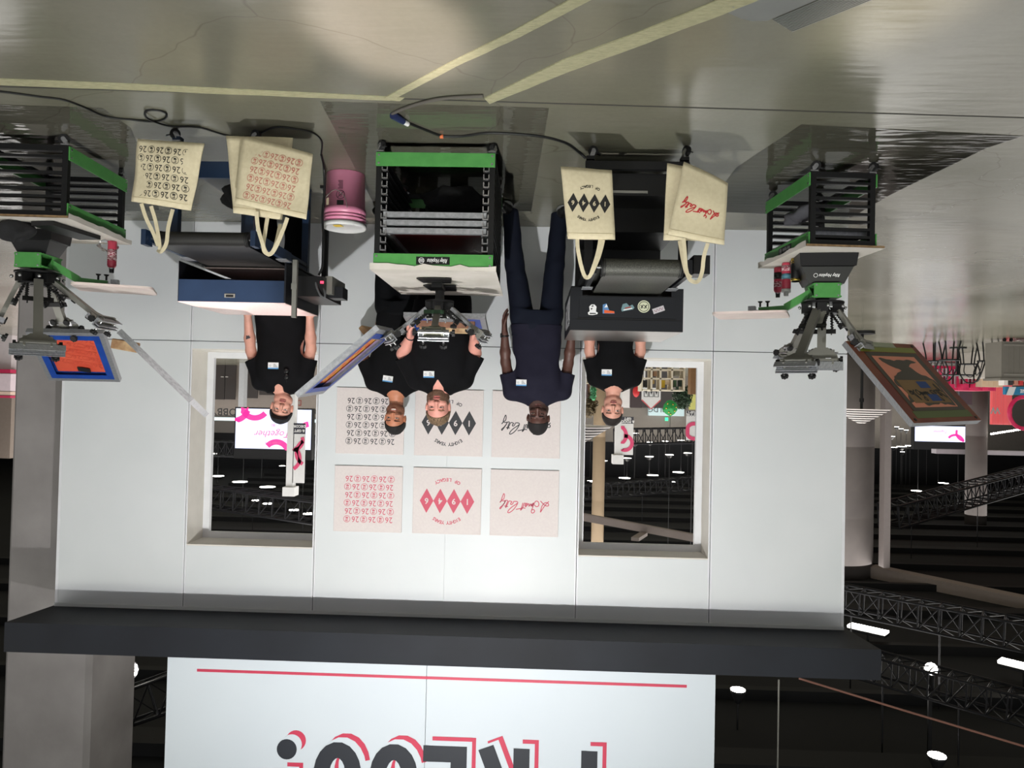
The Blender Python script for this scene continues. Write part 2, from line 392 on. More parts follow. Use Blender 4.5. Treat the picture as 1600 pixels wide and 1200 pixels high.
# columns
cb = MB().use(M['conc']).box((5.13, 8.25, 3.3), (.95, .95, 6.6), None, .05)
tag(cb.build('concrete_column'), 'square concrete column standing right beside the end of the booth wall', 'column')
def roundcol(c, r, z1, label, mt):
    mb = MB().use(mt); mb.lathe((c[0], c[1], 0), [(r, 0), (r, z1*.42), (r-.006, z1*.42+.01), (r-.006, z1*.42+.03), (r, z1*.42+.04), (r, z1*.73), (r-.006, z1*.735), (r, z1*.74), (r, z1)], 48)
    return tag(mb.build('concrete_column'), label, 'column')
roundcol((-9.05, 22.6), 1.2, 6.6, 'broad round concrete column behind the black and white striped parasol', M['conc2'])
roundcol((-19.2, 32.4), .41, 6.6, 'slim round concrete column in the dark hall beside the pink booths', M['conc2'])
# bulkhead beam and post of the dark hall opening
bm = MB().use(mat('beige_bulkhead', (150, 138, 132), .7)); 
b0, b1 = at(1362, 898, 22), at(1760, 985, 17.5)
bm.bar(b0, b1, .5, .55); bm.bar(b0+Vector((0, -.28, -.25)), b1+Vector((0, -.28, -.25)), .12, .08)
struct(bm.build('trim_2'))
# beige beam seen through the right window
b0, b1 = at(860, 798, 14), at(1200, 862, 13)
bm = MB().use(MATS['beige_bulkhead']); bm.bar(b0, b1, .12, .13); bm.bar(b0+Vector((0, -.08, -.06)), b1+Vector((0, -.08, -.06)), .05, .025)
q = b0.lerp(b1, .43); bm.box(q+Vector((.05, -.35, .10)), (.14, .6, .06), (0, 0, .4)); struct(bm.build('trim_3'))
pp = MB().use(mat('grey_post', (120, 112, 110), .6)); q = at(1385, 700, 21.2); pp.bb((q.x-.09, 21.1, 0), (q.x+.09, 21.4, 6.15)); struct(pp.build('trim_4'))
# far hall walls
struct(MB().use(M['gray']).bb((-60, 48, 0), (45, 48.5, 4.3)).build('wall_far'))
struct(MB().use(M['ceil']).bb((-60, 48, 4.3), (45, 48.5, 6.6)).build('wall_far_upper'))
struct(MB().use(M['gray']).bb((44.5, -9, 0), (45, 48, 5.6)).build('wall_right'))
struct(MB().use(mat('dark_side_wall', (60, 56, 54), .8)).bb((-60, -9, 0), (-59.5, 48, 6.6)).build('wall_left'))
# poster boards on the wall
XB = [(1.19, 1.825), (.455, 1.09), (-.26, .372)]; ZB = [(1.535, 2.15), (2.262, 2.872)]
def circ26(mb, o, X, Y, wdt, hgt, th, phase_first):
    # six rows of 26 and ringed 19/46 marks
    rows = 6; ph = hgt/rows; cell = wdt/3.0
    for r in range(rows):
        y = -hgt/2+ph*(r+.5); shift = (r % 2)*cell*.42*(1 if phase_first else -1)
        for c in range(3):
            xo = -wdt/2+cell*(c+.5)
            odd = r % 2 == 0
            xa = xo-cell*.20 if not odd else xo+cell*.22   # the 26
            xc = xo+cell*.30 if not odd else xo-cell*.28   # the ring
            text(mb, '26', ph*1.04, Vector(o)+X*xa+Y*y, X, Y, th, sx=.92)
            mb.stroke(ring(0, 0, ph*.40, 20), ph*.055, Vector(o)+X*xc+Y*y, X, Y, th, True)
            text(mb, '19', ph*.34, Vector(o)+X*xc+Y*(y+ph*.14), X, Y, th, off=.0012); text(mb, '46', ph*.34, Vector(o)+X*xc+Y*(y-ph*.14), X, Y, th, off=.0012)
def legacy(mb, hole, o, X, Y, sc, th):
    # EIGHTY YEARS over four linked diamonds 1 9 4 6 over OF LEGACY
    o = Vector(o)
    for k, d in enumerate('1946'):
        cx = (k-1.5)*.25*sc
        mb.prism([(cx-.126*sc, 0), (cx, -.225*sc), (cx+.126*sc, 0), (cx, .225*sc)], o, X, Y, th)
        text(hole, d, .15*sc, o+X*cx, X, Y, th+.0008, off=.003*sc)
    for s_, sgn in (('EIGHTY YEARS', 1), ('OF LEGACY', -1)):
        n = len(s_); rad = .40*sc; span = 70 if sgn > 0 else 62
        for i, c in enumerate(s_):
            a = math.radians((i/(n-1)-.5)*span)
            ctr = o+X*(math.sin(a)*rad)+Y*sgn*(math.cos(a)*rad-.005*sc)
            xx = X*math.cos(a)-Y*math.sin(a)*sgn; yy = Y*math.cos(a)+X*math.sin(a)*sgn
            if c != ' ': text(mb, c, .085*sc, ctr, xx, yy, th, off=.0022*sc)
SCR = [[(13, 35), (14, 25), (11, 17), (9, 12), (7, 16), (6, 11), (8, 7), (11, 11), (8, 16), (6, 17), (0, 10)], ]
# handwriting traced as strokes: units of a 100 x 50 sheet, read upright
def scr(pts): return [((1600-p[0])/16., p[1]/16.) for p in pts]
SCRIPT = [scr([(1390, 310), (1330, 370), (1270, 450), (1225, 520), (1190, 575), (1205, 500), (1225, 430), (1265, 370), (1320, 340), (1370, 360), (1385, 400), (1360, 425), (1310, 415), (1250, 370), (1185, 305)]),
          scr([(1040, 400), (1080, 440), (1130, 435), (1150, 390), (1140, 340), (1100, 310), (1060, 330), (1035, 380), (1010, 420), (985, 440), (1000, 390), (1020, 350)]),
          scr([(1020, 360), (1010, 440), (985, 510), (970, 570), (995, 600), (1040, 580), (1050, 540), (1020, 515), (990, 530)]),
          scr([(1010, 370), (980, 400), (965, 440), (960, 380), (930, 420), (910, 440), (915, 380), (880, 400), (865, 430), (870, 370), (830, 390), (820, 440), (845, 450), (835, 380), (800, 370), (780, 430), (750, 500), (710, 540), (740, 460), (765, 360)]),
          scr([(830, 490), (770, 485), (700, 500), (600, 522)]),
          scr([(640, 370), (600, 450), (530, 540), (450, 600), (405, 600), (430, 540), (500, 470), (570, 420), (625, 380), (640, 350), (600, 330), (540, 335)]),
          scr([(540, 335), (520, 390), (480, 410), (470, 380), (500, 350), (470, 330), (430, 330), (400, 390), (350, 490), (370, 400), (400, 320), (350, 320), (320, 380), (260, 470), (220, 520), (215, 490), (270, 440), (330, 360), (340, 320), (300, 330), (260, 320), (230, 340), (210, 365), (240, 330), (260, 250), (300, 150), (318, 200), (300, 280), (260, 300)]),
          scr([(410, 460), (340, 450), (320, 445)])]
def catmull(pts, k=4):
    out = []
    for i in range(len(pts)-1):
        p0 = pts[max(i-1, 0)]; p1 = pts[i]; p2 = pts[i+1]; p3 = pts[min(i+2, len(pts)-1)]
        for j in range(k):
            t = j/k
            out.append(tuple(.5*(2*p1[a]+(p2[a]-p0[a])*t+(2*p0[a]-5*p1[a]+4*p2[a]-p3[a])*t*t+(3*p1[a]-p0[a]-3*p2[a]+p3[a])*t**3) for a in range(len(p1))))
    out.append(pts[-1]); return out
def script(mb, o, X, Y, wdt, th, wd=.011):
    k = wdt/75.
    for s_ in SCRIPT:
        mb.stroke([((p[0]-50)*k, (p[1]-23)*k) for p in catmull(s_)], wd, o, X, Y, th)
LB = {(0, 0): 'with charcoal rows of 26', (0, 1): 'with pink rows of 26', (1, 0): 'with charcoal 1946 diamonds', (1, 1): 'with pink 1946 diamonds', (2, 0): 'with charcoal handwriting', (2, 1): 'with pink handwriting'}
for i, (xa, xb) in enumerate(XB):
    for j, (za, zb) in enumerate(ZB):
        b = MB().use(M['board']).bb((xa, WY-.016, za), (xb, WY-.001, zb), .002)
        bo = tag(b.build('canvas_board'), 'square canvas board %s, %s row on the white wall' % (LB[(i, j)], 'lower' if j == 0 else 'upper'), 'poster')
        inkm = M['print_black'] if j == 0 else M['print_red']
        mb = MB().use(inkm); c = Vector(((xa+xb)/2, WY-.0165, (za+zb)/2))
        if i == 0: circ26(mb, c+Vector((-.01, 0, .0)), XR, ZU, .47, .45, .0006, True)
        elif i == 1:
            hole = MB().use(M['board']); legacy(mb, hole, c, XR, ZU, .505, .0006); 
        else: script(mb, c, XR, ZU, .46, .0006, .008)
        mb.build('print', bo)
        if i == 1: build_pieces(hole, 'numeral', bo)
# ------------------------------------------------------------------ press carts
M['blk'] = mat('black_powder_coat', (11, 11, 12), .42)
M['green'] = mat('green_enamel', (76, 146, 74), .35, c2=(84, 155, 80), scale=14)
M['alu'] = mat('brushed_aluminium', (164, 166, 170), .46, .7, c2=(188, 190, 194), scale=40, stretch=(1, 8, 1))
M['zinc'] = mat('bright_zinc', (196, 196, 198), .25, .9)
M['steel'] = mat('grey_steel', (142, 141, 134), .4, .5)
M['olive'] = mat('olive_grey_steel', (104, 104, 90), .45, .3)
M['rub'] = mat('black_rubber', (20, 20, 21), .6)
M['paper'] = mat('kraft_white_paper', (214, 208, 200), .85, c2=(200, 194, 184), scale=5, bump=.3, bscale=6)
M['ply'] = mat('plywood_edge', (150, 122, 88), .7, c2=(120, 94, 66), scale=30)
M['wood'] = mat('squeegee_wood', (206, 178, 138), .6, c2=(150, 112, 78), scale=10, stretch=(1, 6, 1))
M['brownwood'] = mat('brown_wood', (150, 105, 80), .6, c2=(110, 74, 56), scale=12)
M['white'] = mat('plain_white', (228, 228, 228), .5)
M['maroon'] = mat('maroon_emulsion', (104, 30, 36), .4)
def local(ox, oy, ax, ay):       # local X axis (ax, ay) in the floor plane
    l = math.hypot(ax, ay); ax /= l; ay /= l
    m_ = Matrix.Identity(4); m_[0][0] = ax; m_[1][0] = ay; m_[0][1] = -ay; m_[1][1] = ax; m_[0][3] = ox; m_[1][3] = oy
    return m_
def caster(root, Mx, x, y, zt, ang):
    c = MB(Mx).use(M['zinc']); r = .03
    d = Vector((math.cos(ang), math.sin(ang), 0)); s_ = Vector((-d.y, d.x, 0)); b = Vector((x, y, 0))
    c.box((x, y, zt-.004), (.05, .05, .008)); c.cyl((x, y, zt-.02), (x, y, zt-.006), .016)
    wc = b+d*.018+Vector((0, 0, r))
    for sg in (-1, 1): c.bar(wc+s_*sg*.017, b+s_*sg*.017+Vector((0, 0, zt-.018)), .028, .003, s_)
    co = c.build('caster', root)
    w_ = MB(Mx).use(M['rub']).cyl(wc-s_*.012, wc+s_*.012, r, n=20); w_.use(M['zinc']).cyl(wc-s_*.0135, wc+s_*.0135, .014, n=12); w_.build('wheel', co)
    br = MB(Mx).use(M['blk']).bar(wc+d*.02+Vector((0, 0, .01)), wc+d*.05+Vector((0, 0, .022)), .02, .006); br.build('brake_pedal', co)
def cart(label, Mx, w_, d, ht, nsl, z0=.135, pitch=.0505, cz=.072, silver=False, over=(.03, .03, .03, .03), badge=True, clip=None):
    root = thing('press_cart', label, 'cart', Mx @ Vector((0, d/2, 0)), 'wheeled carts under the presses')
    p = .034; hw = w_/2
    fr = MB(Mx).use(M['blk'])
    for x in (-hw+p/2, hw-p/2):
        for y in (p/2, d-p/2): fr.bb((x-p/2, y-p/2, cz), (x+p/2, y+p/2, ht))
        fr.bb((x-p/2, p, cz), (x+p/2, d-p, cz+.036)); fr.bb((x-p/2, p, ht-.036), (x+p/2, d-p, ht))
    fr.bb((-hw+p, d-p, cz), (hw-p, d-p+.02, cz+.03))
    fr.build('frame', root)
    for k in range(nsl):
        z = z0+k*pitch
        if z > ht-.05: break
        for sg in (-1, 1):
            x = sg*(hw-p/2)
            sl = MB(Mx).use(M['blk']); sl.bb((x-p/2, p, z), (x+p/2, d-p, z+.017)); sl.bb((x-sg*(p/2+.035), .03, z), (x-sg*p/2, d-.03, z+.005))
            if silver:
                sl.use(M['zinc']); xx = x-sg*(p/2)
                sl.bb((xx-sg*.038, .004, z-.002), (xx, .03, z+.004)); sl.bb((xx-sg*.038, .004, z-.03), (xx-sg*.032, .012, z)); sl.bb((xx-sg*.006, .004, z-.03), (xx, .008, z))
            sl.build('runner', root)
    for y, t in ((-.004, -.008), (d+.004, .008)):
        for za in (cz+.008, ht-.085):
            g = MB(Mx).use(M['green']); g.bb((-hw-.001, min(y, y+t), za), (hw+.001, max(y, y+t), za+.086))
            g.use(M['zinc'])
            for sx in (-1, 1):
                for zz in (.018, .068): g.cyl((sx*(hw-.018), y+t, za+zz), (sx*(hw-.018), y+t+(-.003 if t < 0 else .003), za+zz), .007, n=10)
            go = g.build('green_rail', root)
            if t < 0 and za > .2 and badge:
                b = MB(Mx).use(M['blk']).bb((-.105, y+t-.002, za+.018), (.105, y+t, za+.066)); bo = b.build('badge', go)
                tx = MB(Mx).use(M['white']); text(tx, 'Riley Hopkins', .036, Mx.to_3x3() @ Vector((0, 0, 0)) if 0 else Vector((-.028, y+t-.002, za+.042)), XR, ZU, .0008, sx=.62, shear=.35, off=.0006)
                tx.stroke(ring(.072, 0, .017, 14), .003, Vector((0, y+t-.002, za+.042)), XR, ZU, .0008, True)
                for k in range(3): tx.bb((.059, y+t-.0032, za+.034+k*.006), (.085, y+t-.0028, za+.037+k*.006))
                tx.build('badge_lettering', bo)
    for x in (-hw+.02, hw-.02):
        for y in (.02, d-.02): caster(root, Mx, x, y, cz, R.uniform(0, 6.28))
    b = MB(Mx).use(M['ply']).bb((-hw-over[0], -over[1], ht), (hw+over[2], d+over[3], ht+.014)); b.build('shelf_board', root)
    pm = MB(Mx).use(M['paper']); n = 14
    L_, Rr, A, B = -hw-over[0]-.004, hw+over[2]+.004, -over[1]-.004, d+over[3]+.004
    fe = [(L_+(Rr-L_)*k/n, A) for k in range(n+1)]; vs = []; 
    for i in range(n+1):
        for j in range(5):
            vs.append((L_+(Rr-L_)*i/n, A+(B-A)*j/4, ht+.0155+R.uniform(0, .0015)))
    fs = [(i*5+j, (i+1)*5+j, (i+1)*5+j+1, i*5+j+1) for i in range(n) for j in range(4)]
    pm.add(vs, fs)
    vs = [];                                                       # ragged fold hanging over the front
    for i in range(n+1): vs += [(fe[i][0], A, ht+.0165), (fe[i][0], A-.002, ht-.004-R.uniform(0, .022))]
    pm.add(vs, [(2*i, 2*i+1, 2*i+3, 2*i+2) for i in range(n)]); pm.build('paper_cover', root)
    return root
CM = local((1.011+.266)/2, 4.56, 1, -.0)
CT = .822                     # top of the centre cart board
cart('tall black and green cart with aluminium screens in its slots, standing in the middle', CM, .745, 1.0, .80, 12, silver=True, over=(.018, .012, .018, .09))
RM = local(-1.765, 5.215, .068, .998); RT = .572
cart('small black and green cart farthest from the pink bucket, grey cloth tucked in its side', RM, .75, .43, RT-.016, 8, over=(.03, .04, .04, .05))
LM = local(2.972, 4.88, -.057, -.998); LT = .54
cart('small black and green cart beside the navy dryer, black cloth on its board', LM, .73, .55, LT-.016, 8, over=(.04, .03, .03, .03), badge=False)
# screens -----------------------------------------------------------
def screen(label, P, e1, e2, th=.036, bw=.036, mesh='maroon_emulsion', up=1, tape=None, group=None, img=None, back=None):
    # P corner, e1 width, e2 length (vectors), face side = e1 x e2 * up
    P, e1, e2 = Vector(P), Vector(e1), Vector(e2); n = e1.cross(e2).normalized(); a, b = e1.normalized(), e2.normalized(); w_, l = e1.length, e2.length
    c = P+(e1+e2)/2
    root = thing('printing_screen', label, 'screen', c-Vector((0, 0, 0)), group)
    rot = Matrix((a, b, n)).transposed(); f = MB().use(M['alu'])
    for u_, v_, sx, sy in ((bw/2, l/2, bw, l), (w_-bw/2, l/2, bw, l), (w_/2, bw/2, w_-2*bw, bw), (w_/2, l-bw/2, w_-2*bw, bw)):
        f.box(P+a*u_+b*v_, (sx, sy, th), rot)
    f.build('frame', root)
    mm = MB().use(MATS[mesh]); mm.box(c-n*up*(th/2-.003), (w_-2*bw+.004, l-2*bw+.004, .002), rot); mm.build('mesh', root)
    if tape:
        for side in (1,) if not back else (1, -1):
            o = P+n*up*side*(-th/2+.0045 if side > 0 else -th/2-.0005)
            t = MB().use(MATS[tape]); q = .05
            for u0, v0, u1, v1 in ((bw, bw, bw+q, l-bw), (w_-bw-q, bw, w_-bw, l-bw), (bw+q, bw, w_-bw-q, bw+q), (bw+q, l-bw-q, w_-bw-q, l-bw)):
                t.box(o+a*(u0+u1)/2+b*(v0+v1)/2, (u1-u0, v1-v0, .0012), rot)
            t.build('tape', root)
    return root, c, a, b, n
def inplane(c, a, b, n, off): return c+n*off
for i, z in enumerate((.135+8*.0505, .135+7*.0505, .135+6*.0505, )):
    r_, *_ = screen('aluminium screen lying in the middle cart, %s of three' % ('topmost', 'second', 'lowest')[i], CM @ Vector((-.325, .02, z+.024)), CM.to_3x3() @ Vector((.65, 0, 0)), CM.to_3x3() @ Vector((0, .86, 0)), .034, .036, 'maroon_emulsion', group='screens stored in the carts')
# red-brown board behind screens
screen('silver framed screen slid under the board of the small cart with cans', RM @ Vector((-.315, .02, .135+6*.0505+.024)), RM.to_3x3() @ Vector((.63, 0, 0)), RM.to_3x3() @ Vector((0, .39, 0)), .03, .03, 'maroon_emulsion', group='screens stored in the carts')
# ------------------------------------------------------------------ presses
def star_knob(mb, c, ax, r=.024, h=.018):
    rm, _ = mb.frame((0, 0, 0), ax); n = 21; c = Vector(c); vs = []
    for hh in (0, h):
        for k in range(n):
            a_ = 2*math.pi*k/n; rr = r*(1.0 if k % 3 else .78); vs.append(c+rm @ Vector((math.cos(a_)*rr, hh, math.sin(a_)*rr)))
    mb.add(vs, [list(range(n)), [n+k for k in range(n)][::-1]]+[(k, n+k, n+(k+1) % n, (k+1) % n) for k in range(n)], False)
    mb.cyl(c-rm @ Vector((0, .012, 0)), c, .009, .012, n=10)
def print_head(root, P, Q, sc=1., arm='steel', plate='steel', knobs=2, clampw=.22, tilt=None, side_knobs=True, brk='blk', roll=0., paper=False):
    P, Q = Vector(P), Vector(Q); d = (Q-P).normalized(); s_ = d.cross(ZU)
    s_ = s_.normalized() if s_.length > .1 else Vector((1, 0, 0)); n = s_.cross(d).normalized()
    if n.z < 0: n = -n; s_ = -s_
    L = (Q-P).length; rot = Matrix((s_, d, n)).transposed()
    a = MB().use(M[arm]); a.bar(P+d*.02, Q-d*.02, .042*sc, .022*sc, n); a.build('print_arm', root)
    b = MB().use(M[brk]); c = P+d*min(.17, L*.4)
    b.box(c+n*.02, (.135*sc, .03, .012), rot); b.box(c+n*.03+s_*.06, (.008, .035, .035), rot); b.box(c+n*.03-s_*.06, (.008, .035, .035), rot); b.build('spring_bracket', root)
    for sg in (-1, 1):
        sp = MB().use(M['blk']); q0 = P+s_*sg*.045*sc+n*.035-d*.01; q1 = c+s_*sg*.05*sc+n*.032
        pts = []; rm, LL = sp.frame(q0, q1); turns = 9
        for k in range(turns*6+1):
            t = k/(turns*6); pts.append(q0.lerp(q1, t)+rm @ Vector((math.cos(k*math.pi/3)*.0095, 0, math.sin(k*math.pi/3)*.0095)))
        sp.tube(pts, .0035, 5); sp.cyl(q0, q1, .006, n=8); sp.build('spring', root)
    pl = MB().use(M[plate]); c = Q-d*.075
    pl.prism([(-.03, -.05), (.03, -.05), (.075, .0), (.085, .05), (.06, .055), (.045, .02), (-.045, .02), (-.06, .055), (-.085, .05), (-.075, 0)], c-n*.012, s_*sc, d, .008)
    for sg in (-1, 1):
        pl.use(M['zinc']).cyl(c+s_*sg*.035+n*.0, c+s_*sg*.035+n*.014, .008, n=10); pl.use(M[plate])
    pl.box(c+d*.05, (.13*sc, .02, .03), rot); pl.use(M['zinc']).cyl(c+d*.03-s_*.07, c+d*.03+s_*.07, .006, n=8)
    pl.use(M[plate]); pl.box(c+d*.04-n*.03, (.15*sc, .014, .022), rot); pl.box(c+d*.055+s_*.055*sc-n*.01, (.012, .03, .06), rot); pl.box(c+d*.055-s_*.055*sc-n*.01, (.012, .03, .06), rot)
    pl.use(M['zinc']).cyl(c+d*.048-s_*.085*sc-n*.018, c+d*.048+s_*.085*sc-n*.018, .005, n=8); pl.cyl(c-d*.02-s_*.08*sc+n*.012, c-d*.02+s_*.08*sc+n*.012, .005, n=8)
    for sg in (-1, 1): pl.box(c-d*.02+s_*sg*.055*sc+n*.012, (.02, .034, .034), rot)
    pl.build('registration_plate', root)
    cl = MB().use(M['alu']); w_ = clampw
    o = Q
    cl.box(o-n*.028, (w_, .045, .006), rot); cl.box(o+n*.028, (w_, .045, .006), rot); cl.box(o-d*.02, (w_, .006, .056), rot)
    cl.box(o+n*.012+d*.006, (w_*.96, .028, .006), rot)
    clo = cl.build('screen_clamp', root)
    if paper:
        tg_ = MB().use(M['white']); tg_.box(Q+d*.0225+n*.028, (.10, .001, .012), rot) if 0 else tg_.box(Q-d*.0235, (.09, .001, .022), rot); tg_.build('paper_strip', clo)
    for sg in ((-1, 1) if knobs == 2 else (0,)):
        k_ = MB().use(M['zinc']); q = Q+s_*sg*w_*.33; k_.cyl(q-n*.015, q+n*.062, .0055, n=8); k_.cyl(q+n*.03, q+n*.037, .011, n=6); k_.use(M['rub']); star_knob(k_, q+n*.066, n); k_.build('clamp_knob', root)
    if side_knobs:
        for sg in (-1, 1):
            k_ = MB().use(M['zinc']); q = c+d*.03+s_*sg*.07; k_.cyl(q, q+s_*sg*.035, .005, n=8); k_.use(M['rub']); star_knob(k_, q+s_*sg*.045, s_*sg, .023, .018); k_.build('side_knob', root)
        for sg in (-1, 1):
            k_ = MB().use(M['zinc']); q = c-d*.03+s_*sg*.05; k_.cyl(q, q+n*.03, .005, n=8); k_.use(M['rub']); k_.cyl(q+n*.03, q+n*.040, .024, .019, n=18); k_.build('height_knob', root)
    return d, s_, n
# --- middle press
c0 = Vector((.665, 5.12, 0))
pr = thing('screen_press', 'four arm manual screen press bolted on the tall middle cart', 'screen press', (c0.x, c0.y, CT+.003), 'manual screen presses')
b = MB().use(M['blk'])
for y0, y1 in ((4.80, 4.98), (5.10, 5.34)):
    a_, b_ = y0-c0.y, y1-c0.y
    b.prism([(-.115, a_), (.115, a_), (.095, b_), (-.095, b_)], (c0.x, c0.y, CT+.002), XR, Vector((0, 1, 0)), .007)
b.bb((c0.x-.035, 4.95, CT+.009), (c0.x+.035, 5.15, CT+.04)); b.build('base_plate', pr)
b = MB().use(M['blk']); b.cyl((c0.x, c0.y, CT+.009), (c0.x, c0.y, CT+.17), .032, n=20); b.cyl((c0.x, c0.y, CT+.11), (c0.x, c0.y, CT+.125), .10, n=28)
for k in range(4):
    a_ = math.radians(45+90*k)
    b.box((c0.x+math.cos(math.radians(90*k))*.06, c0.y+math.sin(math.radians(90*k))*.06, CT+.15), (.07, .07, .05))
b.build('hub', pr)
hz = CT+.155
H1 = print_head(pr, (c0.x, c0.y-.08, hz), at(677, 524, 4.60), 1.0, 'steel', 'olive', clampw=.195)
gp = MB().use(mat('dark_green_plate', (28, 62, 34), .5)); q = at(678, 487, 4.88); gp.box(q, (.135, .012, .024)); gp.build('green_plate', pr)
H2 = print_head(pr, (c0.x+.08, c0.y-.03, hz), at(607, 530, 4.98), 1.0, 'alu', 'steel', clampw=.20)
H3 = print_head(pr, (c0.x-.08, c0.y-.03, hz), at(757, 528, 4.98), 1.0, 'alu', 'steel', clampw=.10, knobs=1)
H4 = print_head(pr, (c0.x, c0.y+.07, hz), (c0.x-.02, 5.33, 1.02), 1.0, 'steel', 'white', clampw=.2, side_knobs=False)
mat('ink_red', (206, 60, 58), .35, c2=(226, 178, 60), scale=9, stretch=(.6, 4, 4), lo=.45, hi=.55)
mat('purple_film', (150, 132, 170), .3, c2=(176, 150, 178), scale=10); mat('blue_tape', (26, 62, 142), .4, c2=(32, 72, 156), scale=12)
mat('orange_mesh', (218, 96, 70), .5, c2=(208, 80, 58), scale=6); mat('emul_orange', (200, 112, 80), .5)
# tilted screen of the middle press, held up towards the navy dryer
A = at(590, 511, 4.74); B = at(463, 618, 4.74); e2 = B-A
s1, c, a_, b_, n_ = screen('raised aluminium screen smeared with red and yellow ink, tilted on the middle press', A, (0.0, .56, -.03), e2, .038, .04, 'ink_red', up=-1, tape='blue_tape', back=True)
pf = MB().use(MATS['purple_film']); rt = Matrix((a_, b_, n_)).transposed(); pf.box(c+a_*.20+n_*(.006)-b_*.0, (.10, e2.length-.12, .002), rt); pf.box(c-a_*.16+n_*.006, (.06, e2.length-.2, .002), rt); pf.build('ink_film', s1)
sq = MB().use(M['wood']); q = A+b_*.10+a_*.28+n_*.045; sq.box(q, (.36, .035, .10), Matrix((a_, b_, n_)).transposed(), .006); sqo = sq.build('squeegee'); tag(sqo, 'wooden squeegee lying in the red inked screen of the middle press', 'squeegee')
# flat screen behind the middle press, held by the bearded man
A = Vector((.36, 5.36, 1.005)); s2, c, a_, b_, n_ = screen('level screen with wooden squeegees and blue tape, held by the bearded man', A, (.60, 0, 0), (0, .44, .075), .036, .04, 'purple_film', up=1, tape='blue_tape', back=True)
for k, (yy, mt_, lb) in enumerate(((.10, 'brownwood', 'brown wooden squeegee in the level screen, nearer the press'), (.26, 'wood', 'pale wooden squeegee in the level screen, nearer the bearded man'))):
    q = MB().use(M[mt_]); q.box(A+Vector((.30, 0, 0))+b_*yy+n_*.03, (.44, .03, .075), None, .006); tag(q.build('squeegee'), lb, 'squeegee')
